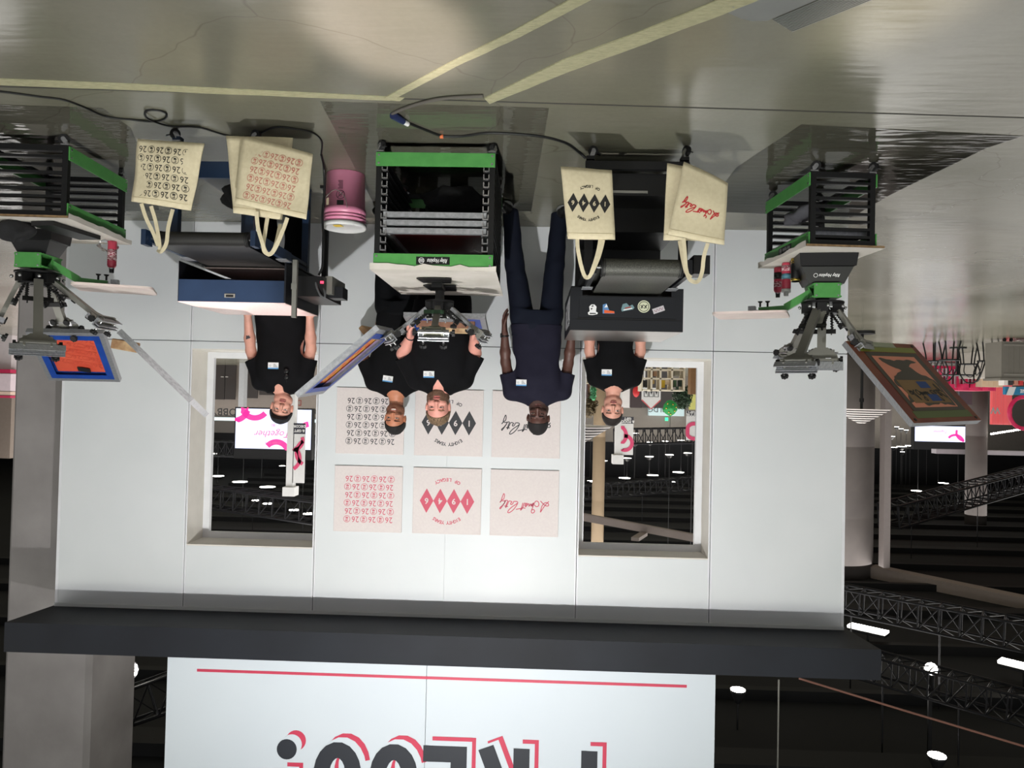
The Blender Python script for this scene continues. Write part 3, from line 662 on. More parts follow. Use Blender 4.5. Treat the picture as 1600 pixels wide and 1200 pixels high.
# --- the two side presses
def side_press(label, c, zb, face, heads, pl_dir, pl_len=.36, logo=True, mir=1, ph=.20, rise=.10, pw=1.):
    c = Vector(c)
    root = thing('screen_press', label, 'screen press', (c.x, c.y, zb+.0035), 'manual screen presses')
    b = MB().use(M['blk']); fx = Vector(face).normalized(); sx = Vector((-fx.y, fx.x, 0))      # fx: where the green plate faces
    z0 = zb+.0035
    def ringz(w1, w2, z): return [c+fx*w1*a+sx*w2*b_+Vector((0, 0, z-c.z)) for a, b_ in ((1, 1), (-1, 1), (-1, -1), (1, -1))]
    vs = ringz(.15*pw, .19*pw, z0)+ringz(.14*pw, .18*pw, z0+ph*.42)+ringz(.13*pw, .165*pw, z0+ph*.45)+ringz(.095*pw, .115*pw, z0+ph)
    fs = [(0, 1, 2, 3)]+[(4*k+i, 4*k+4+i, 4*k+4+(i+1) % 4, 4*k+(i+1) % 4) for k in range(3) for i in range(4)]+[(15, 14, 13, 12)]
    b.add(vs, fs, False)
    b.build('pedestal', root)
    if logo:
        t = MB().use(M['white']); o = c+fx*.1125+Vector((0, 0, z0+ph*.73-c.z)); nn = (fx*.11+Vector((0, 0, .035))).normalized(); yy = (Vector((0, 0, 1))*.11-fx*.035).normalized()
        xx = yy.cross(nn); text(t, 'Riley Hopkins', .030, o-xx*.015, xx, yy, .0015, sx=.8, shear=.35, off=.0006); t.stroke(ring(.075, 0, .013, 12), .003, o, xx, yy, .0015, True); t.build('pedestal_lettering', root)
    g = MB().use(M['green']); zg = z0+ph; rot = Matrix((sx, fx, ZU)).transposed()
    o = Vector((c.x, c.y, zg))
    g.box(o+Vector((0, 0, .006)), (.19, .22, .010), rot); g.box(o+Vector((0, 0, .088)), (.19, .22, .010), rot)
    g.box(o+fx*.115+Vector((0, 0, .048))+sx*.0, (.17, .012, .10), rot)
    g.box(o-fx*.10+Vector((0, 0, .047)), (.15, .01, .075), rot); g.box(o+Vector((0, 0, .047)), (.008, .2, .075), rot); g.box(o+sx*.09*mir+Vector((0, 0, .047))-fx*.05, (.006, .10, .075), rot)
    g.use(M['zinc'])
    for a in (-1, 1):
        for h in (.012, .084): g.cyl(o+fx*.121+sx*a*.07+Vector((0, 0, h)), o+fx*.125+sx*a*.07+Vector((0, 0, h)), .006, n=8)
    g.build('green_bracket', root)
    pd = Vector(pl_dir).normalized(); h0 = o+Vector((0, 0, .045))+pd*.07; ps = pd.cross(ZU)
    pa = MB().use(M['green']); k1 = h0+pd*.17+Vector((0, 0, rise)); k2 = k1+pd*.18+Vector((0, 0, .01))
    pa.bar(h0, k1, .045, .05, ZU); pa.bar(k1-pd*.01, k2, .04, .03, ZU); pa.build('platen_arm', root)
    ph = MB().use(M['blk']); ph.box(k2+Vector((0, 0, .015))-pd*.03, (.07, .09, .02), Matrix((ps, pd, ZU)).transposed()); ph.use(M['alu']).box(k2+pd*.045+Vector((0, 0, .0)), (.065, .05, .05), Matrix((ps, pd, ZU)).transposed())
    ph.build('platen_clamp', root)
    for k in (0, .05):
        kk = MB().use(M['rub']); q = k2-pd*(k+.01)-Vector((0, 0, .02)); kk.cyl(q, q-Vector((0, 0, .03)), .007, n=8); kk.cyl(q-Vector((0, 0, .03)), q-Vector((0, 0, .04)), .012, .018, n=14); kk.build('platen_knob', root)
    pb = MB().use(mat('pale_platen', (224, 206, 200), .5, c2=(236, 222, 214), scale=4)); zz = k2.z+.028
    hw, rr = .19, .045; L0, L1 = -.20, pl_len
    def rc(cx, cy, a0): return [(cx+rr*math.cos(math.radians(a0+15*k)), cy+rr*math.sin(math.radians(a0+15*k))) for k in range(7)]
    out = rc(hw-rr, L1-rr, 0)+rc(-hw+rr, L1-rr, 90)+rc(-hw+rr, L0+rr, 180)+rc(hw-rr, L0+rr, 270)
    pb.prism(out, (k2.x, k2.y, zz), ps, pd, .016 if ps.cross(pd).z > 0 else -.016); pb.build('platen', root)
    hb = MB().use(M['blk']); zh = zg+.094
    hb.cyl((c.x, c.y, zg+.09), (c.x, c.y, zh+.11), .045, n=20); hb.cyl((c.x, c.y, zh+.02), (c.x, c.y, zh+.032), .14, n=32); hb.cyl((c.x, c.y, zh+.095), (c.x, c.y, zh+.105), .12, n=32)
    for k in range(4):
        a_ = math.radians(90*k+20); dv = Vector((math.cos(a_), math.sin(a_), 0)); hb.box((c.x+dv.x*.10, c.y+dv.y*.10, zh+.065), (.07, .07, .06), (0, 0, a_))
    hb.use(M['zinc'])
    for k in range(8):
        a_ = math.radians(45*k+8); hb.ball((c.x+math.cos(a_)*.15, c.y+math.sin(a_)*.15, zh+.06), .012, 8)
    hb.build('hub', root)
    for hd_ in heads:
        Q = hd_[0]; kw = hd_[1]; dd = Vector((Q.x-c.x, Q.y-c.y, 0)).normalized()
        print_head(root, Vector((c.x, c.y, zh+.07))+dd*.10, Q, **{**dict(sc=1.3), **kw})
    return root
cR = Vector((-1.99, 5.14, 0)); cL = Vector((3.38, 4.90, 0))
side_press('four arm screen press on the small cart with spray cans', cR, RT, (.12, -1, 0),
    [(at(1243, 574, 4.72), dict(clampw=.26, arm='steel')), (at(1283, 572, 4.98), dict(clampw=.27)), (at(1352, 545, 4.95), dict(clampw=.24)), (at(1230, 560, 5.45), dict(clampw=.2))], (.93, .38, 0), .3)
side_press('four arm screen press on the small cart beside the navy dryer', cL, LT, (-.05, -1, 0),
    [(at(59, 547, 4.52), dict(clampw=.30, arm='steel', paper=True)), (at(168, 507, 4.90), dict(clampw=.24)), (at(-12, 520, 4.75), dict(clampw=.24)), (at(105, 522, 5.2), dict(clampw=.3))], (-.93, .38, 0), .3, logo=False, mir=-1, ph=.16, pw=.8)
# --- screens of the side presses
A = at(1318, 536, 4.90); B = at(1423, 541, 5.30); D = at(1408, 665, 4.46)
e1 = B-A; e2 = D-A; e2 = e2-e1*(e2.dot(e1)/e1.length_squared)
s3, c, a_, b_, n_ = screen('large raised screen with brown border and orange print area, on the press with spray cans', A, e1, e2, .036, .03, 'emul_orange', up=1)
nn = n_ if n_.dot(-c) > 0 else -n_
o = c+nn*.019
def plate2(root, nm, mt_, pts, off):
    q = MB().use(mt_); oo = o+nn*off; X, Y = (a_, b_) if a_.cross(b_).dot(nn) > 0 else (-a_, b_); sgx = 1 if a_.cross(b_).dot(nn) > 0 else -1
    q.prism([(p[0]*sgx*w3, p[1]*l3) for p in pts], oo, X, Y, .0006); return q.build(nm, root)
w3, l3 = e1.length/2, e2.length/2
plate2(s3, 'brown_border', mat('brown_emulsion', (146, 88, 62), .45, c2=(126, 60, 54), scale=5), [(-1, -1), (1, -1), (1, 1), (-1, 1)], 0)
plate2(s3, 'tape', mat('olive_tape', (140, 146, 64), .4), [(-.8, -.88), (.85, -.88), (.85, -.74), (-.8, -.74)], .001)
plate2(s3, 'tape', mat('moss_tape', (98, 112, 62), .4), [(-.8, .74), (.85, .74), (.85, .9), (-.8, .9)], .001)
plate2(s3, 'film_window', mat('dark_emulsion', (76, 69, 58), .4), [(-.74, -.72), (.8, -.72), (.8, .74), (-.74, .74)], .002)
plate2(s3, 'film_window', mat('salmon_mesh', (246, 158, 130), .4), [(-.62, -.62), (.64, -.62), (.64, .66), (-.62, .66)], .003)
blob = [(-.5, -.58), (-.1, -.5), (.3, -.54), (.55, -.48), (.2, -.36), (.3, -.2), (.62, .0), (.64, .12), (.6, .1), (.6, .64), (.2, .58), (-.2, .64), (-.3, .5), (-.62, .54), (-.5, .3), (-.62, .1), (-.5, -.1), (-.1, -.24), (-.36, -.36)]
rb = random.Random(2); bl2 = []
for i in range(len(blob)):
    a, b2 = blob[i], blob[(i+1) % len(blob)]
    for k in range(4): bl2.append((a[0]+(b2[0]-a[0])*k/4+rb.uniform(-.022, .022), a[1]+(b2[1]-a[1])*k/4+rb.uniform(-.018, .018)))
plate2(s3, 'ink_smear', MATS['dark_emulsion'], bl2, .004)
plate2(s3, 'kraft_panel', mat('kraft_panel', (140, 112, 80), .6, c2=(156, 126, 88), scale=6), [(-.52, 0), (.56, 0), (.56, .56), (-.52, .56)], .005)
plate2(s3, 'blue_patch', mat('blue_patch', (42, 76, 140), .5), [(.0, .04), (.3, .04), (.3, .2), (.0, .2)], .006)
plate2(s3, 'blue_patch', MATS['blue_patch'], [(.02, .36), (.3, .36), (.3, .52), (.02, .52)], .006)
plate2(s3, 'pale_tape', mat('pale_tape', (176, 182, 156), .5), [(-.5, -1), (.35, -1), (.35, -.86), (-.5, -.86)], .001)
sg3 = 1 if a_.cross(b_).dot(nn) > 0 else -1
q = MB().use(M['blk']); script(q, o+nn*.0068+b_*l3*.3+a_*w3*.05, -a_*sg3 if 0 else a_*sg3*-1, b_*-1 if 0 else b_, w3*1.0, .0004, .010); q.build('stencil_lettering', s3)
for p in ((-.9, -.93), (.9, -.93), (-.9, .93), (.9, .93)):
    q = MB().use(M['blk']).cyl(o+a_*p[0]*w3+b_*p[1]*l3, o+a_*p[0]*w3+b_*p[1]*l3+nn*.004, .011, n=14); q.build('corner_plug', s3)
# red screen of the left press
B = at(162, 518, 5.12); C = at(189, 594, 5.60); e1 = Vector((.56, .0, 0)); e2 = C-B; e2 = e2-e1*(e2.dot(e1)/e1.length_squared)*0
s4, c, a_, b_, n_ = screen('raised screen with orange red mesh edged in blue tape, behind the press arms', B, e1, e2, .036, .035, 'orange_mesh', up=1, tape='blue_tape', back=True)
nn = n_ if n_.dot(-c) > 0 else -n_; o = c+nn*(-.012) if 0 else c+nn*.014
X = a_*-1 if (a_*-1).cross(b_).dot(nn) > 0 else a_
def seen(off): return c-n_*off
face_n = Vector((0, -1, .2))
q = MB().use(mat('faded_ink', (196, 74, 56), .5)); side = -n_ if (-n_).z > 0 else n_
Y_ = b_; X_ = Y_.cross(side).normalized()
for r_ in range(5):
    for k in range(3):
        text(q, '26', .072, c+side*-.012+X_*((k-1)*.13)+Y_*(r_*.075-.2), X_, Y_, .0012); q.stroke(ring(0, 0, .026, 14), .004, c+side*-.012+X_*((k-1)*.13+.065)+Y_*(r_*.075-.2), X_, Y_, .0012, True)
q.build('stencil_lettering', s4)
q = MB().use(M['rub']); q.box(c+side*.0-X_*.02+Y_*.17, (.09, .05, .002), Matrix((X_, Y_, side)).transposed()); q.build('black_patch', s4)
# edge-on screen
A = at(186, 517, 4.78); B = at(299, 626, 4.78); e2 = B-A; v_ = Vector((A.x+B.x, A.y+B.y, 0)).normalized()
e1 = Vector((v_.x, v_.y, -.03))*.52; e1 = e1-e2*(e1.dot(e2)/e2.length_squared)
s5, c, a_, b_, n_ = screen('raised bare aluminium screen seen edge-on above the navy dryer', A-e1*0, e1, e2, .040, .036, 'purple_film', up=1)
sq = MB().use(M['wood']); q = at(196, 540, 5.02); sq.box(q, (.20, .035, .07), (0, .15, .1), .006); tag(sq.build('squeegee'), 'pale wooden squeegee tucked under the bare edge-on screen', 'squeegee')
# ------------------------------------------------------------------ conveyor dryers
M['navy'] = mat('navy_enamel', (25, 42, 66), .4, c2=(28, 46, 71), scale=7)
M['navyblk'] = mat('blue_black_enamel', (18, 20, 25), .4)
M['mesh_belt'] = mat('woven_grey_belt', (92, 92, 86), .5, .3, c2=(66, 66, 62), scale=260, lo=.48, hi=.52)
M['sheet'] = mat('speckled_sheet_pink_glare', (222, 200, 196), .42, c2=(208, 184, 180), scale=70)  # pale pink puts the bright light on dryer top and tray into the colour
M['darkbelt'] = mat('dark_belt', (34, 33, 33), .45, c2=(44, 43, 41), scale=200)
M['flan'] = mat('natural_cotton', (214, 203, 173), .9, c2=(207, 195, 164), scale=45, bump=.12, bscale=8)
M['wire'] = mat('black_cable', (16, 16, 17), .45)
def leg(root, x, y, z1, mt, s=.04, z0=.07):
    m_ = MB().use(mt).bb((x-s/2, y-s/2, z0), (x+s/2, y+s/2, z1)); m_.build('leg', root)
# black dryer
x0, x1, y0, y1, z0, z1 = -1.006, -.243, 5.0, 5.87, .836, 1.128
dr = thing('conveyor_dryer', 'black conveyor dryer with five stickers on its front, bags hanging from its roller', 'dryer', ((x0+x1)/2, 5.2, 0), 'textile conveyor dryers')
b = MB().use(M['navyblk']); t = .012
b.bb((x0, y0+.004, z1-t), (x1, y1, z1)); b.bb((x0, y0+.004, z0), (x0+t, y1, z1-t)); b.bb((x1-t, y0+.004, z0), (x1, y1, z1-t))
b.bb((x0+t, y0+.004, z0+.055), (x1-t, y0+.02, z1-t)); b.bb((x0+t, y1-t, z0+.08), (x1-t, y1, z1-t)); b.bb((x0+t, y0+.004, z0), (x0+.08, y0+.02, z0+.055)); b.bb((x1-.08, y0+.004, z0), (x1-t, y0+.02, z0+.055))
b.bb((x0+.01, y0+.15, z0-.03), (x1-.01, y1-.05, z0-.0)); hood = b.build('hood', dr)
tp = MB().use(mat('black_top_sheen', (150, 146, 142), .30, .8, c2=(128, 124, 120), scale=3)).bb((x0+.002, y0+.006, z1), (x1-.002, y1-.002, z1+.002)); tp.build('top_sheet', dr)  # grey colour stands for light reflected by the black metal top
pf = MB().use(M['blk']); pf.bb((x0+.05, y0, z1-.085), (x1-.05, y0+.004, z1-.076)); pf.use(M['navyblk']); pf.bb((x0+.06, y0-.004, z0+.062), (x1-.06, y0+.004, z1-.088)); pf.bb((x0+.004, y0, z1-.072), (x1-.004, y0+.004, z1-.003)); pf.build('front_panel', dr)
def zy(u, v): p = at(u, v, y0-.0045); return p
def sticker(root, label, u, v, fn):
    c_ = at(u, v, y0-.0045); fn(root, c_, label)
def st_round(root, c_, lb):
    q = MB().use(mat('cream_sticker', (206, 208, 180), .5)); q.prism(ring(0, 0, .042, 28), c_, XR, ZU, .0012); o = q.build('sticker', root); o['label'] = lb
    k = MB().use(M['blk']); k.stroke(ring(0, 0, .033, 24), .004, c_, XR, ZU, .0018, True)
    for sg in (-1, 1):
        k.stroke([(sg*.012-.010, -.012), (sg*.012, 0), (sg*.012+.008, .014)], .006, c_, XR, ZU, .0018); k.stroke([(sg*.012-.008, .012), (sg*.012+.010, -.010)], .005, c_, XR, ZU, .0018)
    k.build('sticker_print', o)
def st_rect(root, c_, lb):
    rx = (XR*math.cos(.35)+ZU*math.sin(.35)); ry = ZU*math.cos(.35)-XR*math.sin(.35)
    q = MB().use(mat('pale_sticker', (190, 184, 188), .5)); q.prism([(-.04, -.018), (.04, -.018), (.04, .018), (-.04, .018)], c_, rx, ry, .0012); o = q.build('sticker', root); o['label'] = lb
    k = MB().use(mat('plum_ink', (120, 40, 70), .5)); k.stroke([(-.03, -.006), (-.022, .008), (-.012, -.008), (0, .008), (.008, -.008), (.018, .008), (.03, -.004)], .004, c_, rx, ry, .0018); k.build('sticker_print', o)
def st_poly(pts, mt1, extra):
    def fn(root, c_, lb):
        q = MB().use(mt1); q.prism(pts, c_, XR, ZU, .0012); o = q.build('sticker', root); o['label'] = lb
        k = None
        for m_, ps in extra:
            k = MB().use(m_); k.prism(ps, c_, XR, ZU, .0018); k.build('sticker_print', o)
    return fn
sticker(dr, 'round cream sticker', 1006, 479, st_round); sticker(dr, 'slanted pale sticker', 1029, 484, st_rect)
wht = M['white']
sticker(dr, 'small teal sticker', 981, 480.5, st_poly([(-.045, .0), (-.03, -.02), (-.01, -.01), (.01, -.03), (.035, -.022), (.045, .012), (.04, .028), (-.035, .012)][::1], mat('teal_sticker', (110, 140, 146), .5), [(wht, [(-.03, .002), (.03, .014), (.03, .022), (-.03, .008)]), (mat('rust_print', (150, 70, 60), .5), [(-.02, -.008), (.02, .002), (.02, .01), (-.02, .0)])]))
sticker(dr, 'orange and blue mountain sticker', 951, 483, st_poly([(.04, -.03), (.04, .03), (-.04, .03), (-.04, .018), (-.005, .01), (.015, -.038)], mat('blue_sticker', (86, 130, 178), .5), [(mat('flame_orange', (214, 92, 44), .5), [(.03, .005), (.03, .028), (-.04, .028), (-.038, .014)]), (wht, [(.03, -.01), (.015, -.034), (.005, -.012)])]))
sticker(dr, 'white mascot-like cutout sticker', 926.5, 484, st_poly([(.035, .02), (.03, .034), (.0, .036), (-.03, .03), (-.034, .02), (-.02, .012), (-.024, -.02), (-.01, -.036), (.012, -.036), (.026, -.02), (.022, .01)], wht, [(M['blk'], [(.01, .004), (.016, -.01), (.002, -.012)]), (M['blk'], [(.024, .022), (.02, .03), (-.02, .028), (-.02, .022)]), (M['blk'], [(-.004, -.022), (.01, -.02), (.01, -.028), (-.002, -.03)])]))
dr_side = MB().use(mat('silver_ink', (200, 200, 204), .5)); YB, sx_ = Vector((0, 1, 0)), x1+.0004
dr_side.prism([(-.30, -.10), (.24, -.085), (.30, -.05), (.27, .0), (.30, .06), (.22, .095), (-.24, .10), (-.30, .07)], (sx_, 5.40, .985), YB, ZU, .0012)
lo_ = dr_side.build('side_decal', dr)
q = MB().use(M['navyblk']); cy = (sx_+.0014, 5.42, .985)
q.prism([((.055 if k % 2 == 0 else .022)*math.cos(k*math.pi/5), (.055 if k % 2 == 0 else .022)*math.sin(k*math.pi/5)) for k in range(10)], cy, YB, ZU, .0006)
q.prism([(-.24, .055), (-.08, .055), (-.08, .075), (-.24, .075)], cy, YB, ZU, .0006); q.prism([(.06, -.06), (.2, -.06), (.2, -.045), (.06, -.045)], cy, YB, ZU, .0006); q.build('decal_print', lo_)
def conveyor(root, xa, xb, yr, yo, zt, r, beltmat, railmat, slope=0.):
    rl = MB().use(beltmat); rl.cyl((xa+.05, yr, zt-r), (xb-.05, yr, zt-r), r, n=32); rl.use(M['rub'])
    for k in (0, .009, .018):
        rl.cyl((xa+.042+k, yr, zt-r), (xa+.047+k, yr, zt-r), r+.003, n=32); rl.cyl((xb-.047-k, yr, zt-r), (xb-.042-k, yr, zt-r), r+.003, n=32)
    rl.use(M['zinc']).cyl((xa-.0, yr, zt-r), (xb+.0, yr, zt-r), .008, n=10); rl.build('roller', root)
    be = MB().use(beltmat); be.bb((xa+.05, yr, zt-.003), (xb-.05, yo+.6, zt)); be.bb((xa+.05, yr, zt-2*r), (xb-.05, yo+.6, zt-2*r+.003)); be.build('belt', root)
    for x in (xa, xb):
        q = MB().use(railmat); q.bb((x-.014, yr-.03, zt-2*r+.005), (x+.014, yo+.0, zt-.012)); q.build('side_rail', root)
        q = MB().use(M['alu']); q.box((x, yo-.11, zt-.008), (.07, .10, .006)); q.build('rail_bracket', root)
conveyor(dr, -.905, -.345, 4.35, 5.0, .868, .052, M['mesh_belt'], M['navyblk'])
q = MB().use(M['blk']).bb((-1.02, 4.32, .74), (-.925, 4.46, .85)); q.build('motor_box', dr)
for x in (-.33, -.92):
    for y in (4.62, 5.62): leg(dr, x, y, .80, M['blk'], .05)
q = MB().use(M['blk']); q.bb((-.95, 4.6, .10), (-.30, 4.64, .15)); q.bb((-.95, 5.6, .10), (-.30, 5.64, .15))
for x in (-.33, -.92): q.bb((x-.02, 4.6, .10), (x+.02, 5.64, .15)); q.bb((x-.02, 4.6, .76), (x+.02, 5.64, .82))
q.bb((-.95, 5.0, .44), (-.30, 5.6, .46)); q.bb((-.95, 4.98, .28), (-.30, 5.01, .46)); q.bb((-.9, 5.58, .46), (-.33, 5.62, .72)); q.build('stand', dr)
q = MB().use(M['blk']); q.bb((-.94, 4.66, .16), (-.31, 5.58, .30)); q.use(M['steel']).bb((-.7, 4.655, .27), (-.4, 4.66, .285)); q.build('lower_chamber', dr)
for x in (-.33, -.92):
    for y in (4.62, 5.62): caster(dr, Matrix.Identity(4), x, y, .10, R.uniform(0, 6))
# navy dryer
nx0, nx1, ny0, ny1, nz0, nz1 = 1.69, 2.41, 4.9, 5.66, .845, .994
nd = thing('conveyor_dryer', 'navy blue conveyor dryer with speckled top, nearest the pink bucket', 'dryer', (2.05, 5.1, 0), 'textile conveyor dryers')
b = MB().use(M['navy']); b.bb((nx0, ny0, nz0), (nx1, ny0+.012, nz1)); b.use(M['zinc'])
b.build('front_panel', nd)
q = MB().use(M['steel']); ph_ = at(359, 462, ny0-.002); q.box((ph_.x, ny0-.002, ph_.z), (.072, .004, .026)); q.use(M['blk']).box((ph_.x, ny0-.004, ph_.z+.002), (.05, .004, .014)); q.build('latch', nd)
b = MB().use(M['navyblk']); b.bb((nx0-.012, ny0, .72), (nx0, ny1, nz1)); b.bb((nx1, ny0, .72), (nx1+.004, ny1, nz1)); b.bb((nx0, ny1-.01, .72), (nx1, ny1, nz1)); b.bb((nx0, ny0+.02, .695), (nx1, ny1, .705)); b.build('hood', nd)
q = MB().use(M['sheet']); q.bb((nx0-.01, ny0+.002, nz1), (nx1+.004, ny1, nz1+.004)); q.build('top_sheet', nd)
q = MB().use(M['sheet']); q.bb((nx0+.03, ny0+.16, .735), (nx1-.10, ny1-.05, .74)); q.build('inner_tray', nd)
q = MB().use(M['darkbelt']); q.bb((nx0+.005, ny0+.04, nz0-.0), (nx1-.02, ny0+.06, nz0+.03)); q.build('baffle', nd)
conveyor(nd, 1.66, 2.30, 4.32, 4.9, .735, .042, M['darkbelt'], M['navy'])
q = MB().use(M['navy']); 
for x in (1.655, 2.305): q.bb((x-.014, 4.24, .655), (x+.014, 4.32, .745))
q.build('end_plate', nd)
for x in (2.205, 1.74):
    for y in (4.42, 5.5): leg(nd, x, y, .70, M['navy'], .048, .05)
q = MB().use(M['navy']); q.bb((1.74, 4.40, .20), (2.205, 4.425, .30)); q.bb((1.74, 5.49, .20), (2.205, 5.51, .26)); q.bb((1.72, 4.42, .62), (1.76, 5.5, .70)); q.bb((2.185, 4.42, .62), (2.225, 5.5, .70)); q.build('cross_bar', nd)
for x in (2.205, 1.74):
    for y in (4.42, 5.5): caster(nd, Matrix.Identity(4), x, y, .08, R.uniform(0, 6))
st = at(467, 450, 5.0); q = MB().use(M['steel']); q.bb((st.x-.015, 4.90, .70), (st.x+.015, 4.93, 1.09)); q.bb((st.x-.019, 4.895, .86), (st.x+.019, 4.90, .90)); q.build('corner_post', nd)
q = MB().use(M['blk']); q.bb((1.46, 5.02, .79), (1.655, 5.5, .93)); q.use(M['steel']).bb((1.42, 5.10, .775), (1.47, 5.45, .90)); q.use(M['navyblk']).bb((1.36, 5.16, .84), (1.46, 5.30, .92)); q.build('control_box', nd)
q = MB().use(mat('red_switch', (255, 60, 90), .4, emit=2.0)); c_ = at(503, 441, 5.01); q.box((c_.x, 5.012, c_.z), (.022, .01, .016)); q.build('switch', nd)
q = MB().use(mat('grey_conduit', (88, 90, 92), .5)); q.tube(catmull([at(494, 432, 5.05), at(494, 445, 5.02), at(500, 460, 5.0), at(507, 465, 5.0), at(507, 454, 5.02), at(500, 445, 5.05)], 5), .008, 8); q.build('conduit', nd)
# cloth bundles
def bundle(nm, label, c, r, mt, seed, cat='cloth'):
    mb = MB().use(mt); rr = random.Random(seed); n = 20; h = 12; vs = []; fs = []
    ph = [rr.uniform(0, 6) for _ in range(6)]
    for i in range(h+1):
        a = math.pi*i/h
        for k in range(n):
            t = 2*math.pi*k/n; f = 1+.18*math.sin(3*t+ph[0]+2*a)+.12*math.sin(5*t+ph[1]-3*a)+.07*math.sin(9*t+ph[2])
            z = math.cos(a)*r[2]*(1+.15*math.sin(4*t+ph[3]))
            vs.append((c[0]+math.sin(a)*math.cos(t)*r[0]*f, c[1]+math.sin(a)*math.sin(t)*r[1]*f, max(c[2]+z, c[2]-r[2]*.8)))
    for i in range(h):
        for k in range(n): fs.append((i*n+k, (i+1)*n+k, (i+1)*n+(k+1) % n, i*n+(k+1) % n))
    mb.add(vs, fs, True); return tag(mb.build(nm), label, cat)
M['bcloth'] = mat('black_cloth', (18, 18, 20), .85, c2=(28, 28, 31), scale=9, bump=.3)
q = at(30, 372, 4.6); bundle('black_cloth', 'crumpled black cloth heaped on the small cart beside the navy dryer', (3.34, 4.60, LT+.055), (.12, .08, .07), M['bcloth'], 3)
bundle('black_cloth', 'bundle of black cloth stuffed under the navy dryer', (1.87, 4.72, .33), (.17, .13, .10), M['bcloth'], 5)
bundle('black_cloth', 'black netting cloth heaped in the bottom of the tall middle cart', (.58, 5.1, .24), (.22, .22, .10), M['bcloth'], 9)
q = MB().use(M['navyblk']); q.bb((1.70, 4.46, .20), (2.17, 5.46, .225)); q.build('shelf', nd)
bundle('grey_cloth', 'grey cloth tucked into the side of the small cart with cans', (-1.86, 5.20, .27), (.09, .22, .05), mat('grey_cloth', (74, 74, 80), .85, c2=(90, 90, 96), scale=8, bump=.3), 8)
# tray on the left cart board
q = MB().use(M['blk']); a_ = Vector((2.96, 4.62, LT+.004)); q.bar((3.13, 4.56, LT+.018), (3.08, 4.98, LT+.018), .16, .028); tag(q.build('ink_tray'), 'flat black tray beside the black cloth on the small cart', 'tray')
bag = bundle('plastic_bag', 'clear crumpled plastic bag at the edge of the small cart by the navy dryer', (3.05, 5.14, LT+.038), (.06, .07, .04), glass_mat(), 11, 'bag')
# cans
def can(label, c, r, h, body, lid, cap, spray=True, bands=()):
    t = thing('spray_can' if spray else 'drink_can', label, 'can', c)
    q = MB().use(body); q.lathe(c, [(r*.92, 0), (r, .006), (r, h*.86), (r*.8, h*.93), (r*.62, h*.95)] if spray else [(r*.85, 0), (r, .01), (r, h-.012), (r*.84, h)], 24); q.build('body', t)
    for z_a, z_b, m_ in bands:
        q = MB().use(m_); q.lathe(c+Vector((0, 0, 0)), [(r+.0006, z_a), (r+.0006, z_b)], 24); q.build('label_band', t)
    q = MB().use(lid); q.cyl(c+Vector((0, 0, h*.95)), c+Vector((0, 0, h)), r*.62 if spray else r*.8, n=20); q.build('lid', t)
    if spray: q = MB().use(cap); q.cyl(c+Vector((0, 0, h)), c+Vector((0, 0, h+.026)), r*.55, r*.5, n=16); q.build('cap', t)
M['pink'] = mat('rose_label', (186, 62, 84), .35, c2=(196, 70, 92), scale=10); M['gold'] = mat('gold_tin', (196, 172, 84), .25, .9)
M['pkprint'] = mat('pale_print', (224, 196, 200), .5, c2=(150, 50, 70), scale=60, lo=.48, hi=.52, stretch=(1, 1, 3))
p = onz(178, 388, LT+.0035); can('pink spray can with black cap on the small cart beside the navy dryer', Vector((2.80, 5.33, LT+.0005)) if 0 else Vector((at(178, 388, 5.18).x, 5.16, LT+.003)), .030, .20, M['pink'], M['zinc'], M['blk'], bands=((.06, .14, M['pkprint']),))
ra = RT+.003
pts_ = [onz(1216, 418, ra), onz(1229, 411, ra), onz(1243.5, 404, ra)]
can('pink spray can with black cap, outermost on the cart with three cans', pts_[0], .030, .20, M['pink'], M['zinc'], M['blk'], bands=((.04, .09, M['blk']), (.11, .15, M['pkprint'])))
can('pink and teal spray can with white cap, between two other cans', pts_[1], .032, .215, M['pink'], M['white'], M['white'], bands=((.08, .12, mat('teal_band', (90, 140, 160), .4)), (.19, .214, M['white']), (.02, .06, M['pkprint'])))
can('black and gold can nearest the press pedestal', pts_[2], .032, .165, M['blk'], M['gold'], M['gold'], spray=False, bands=((0.0, .022, M['gold']), (.143, .16, M['gold']), (.03, .034, M['gold'])))
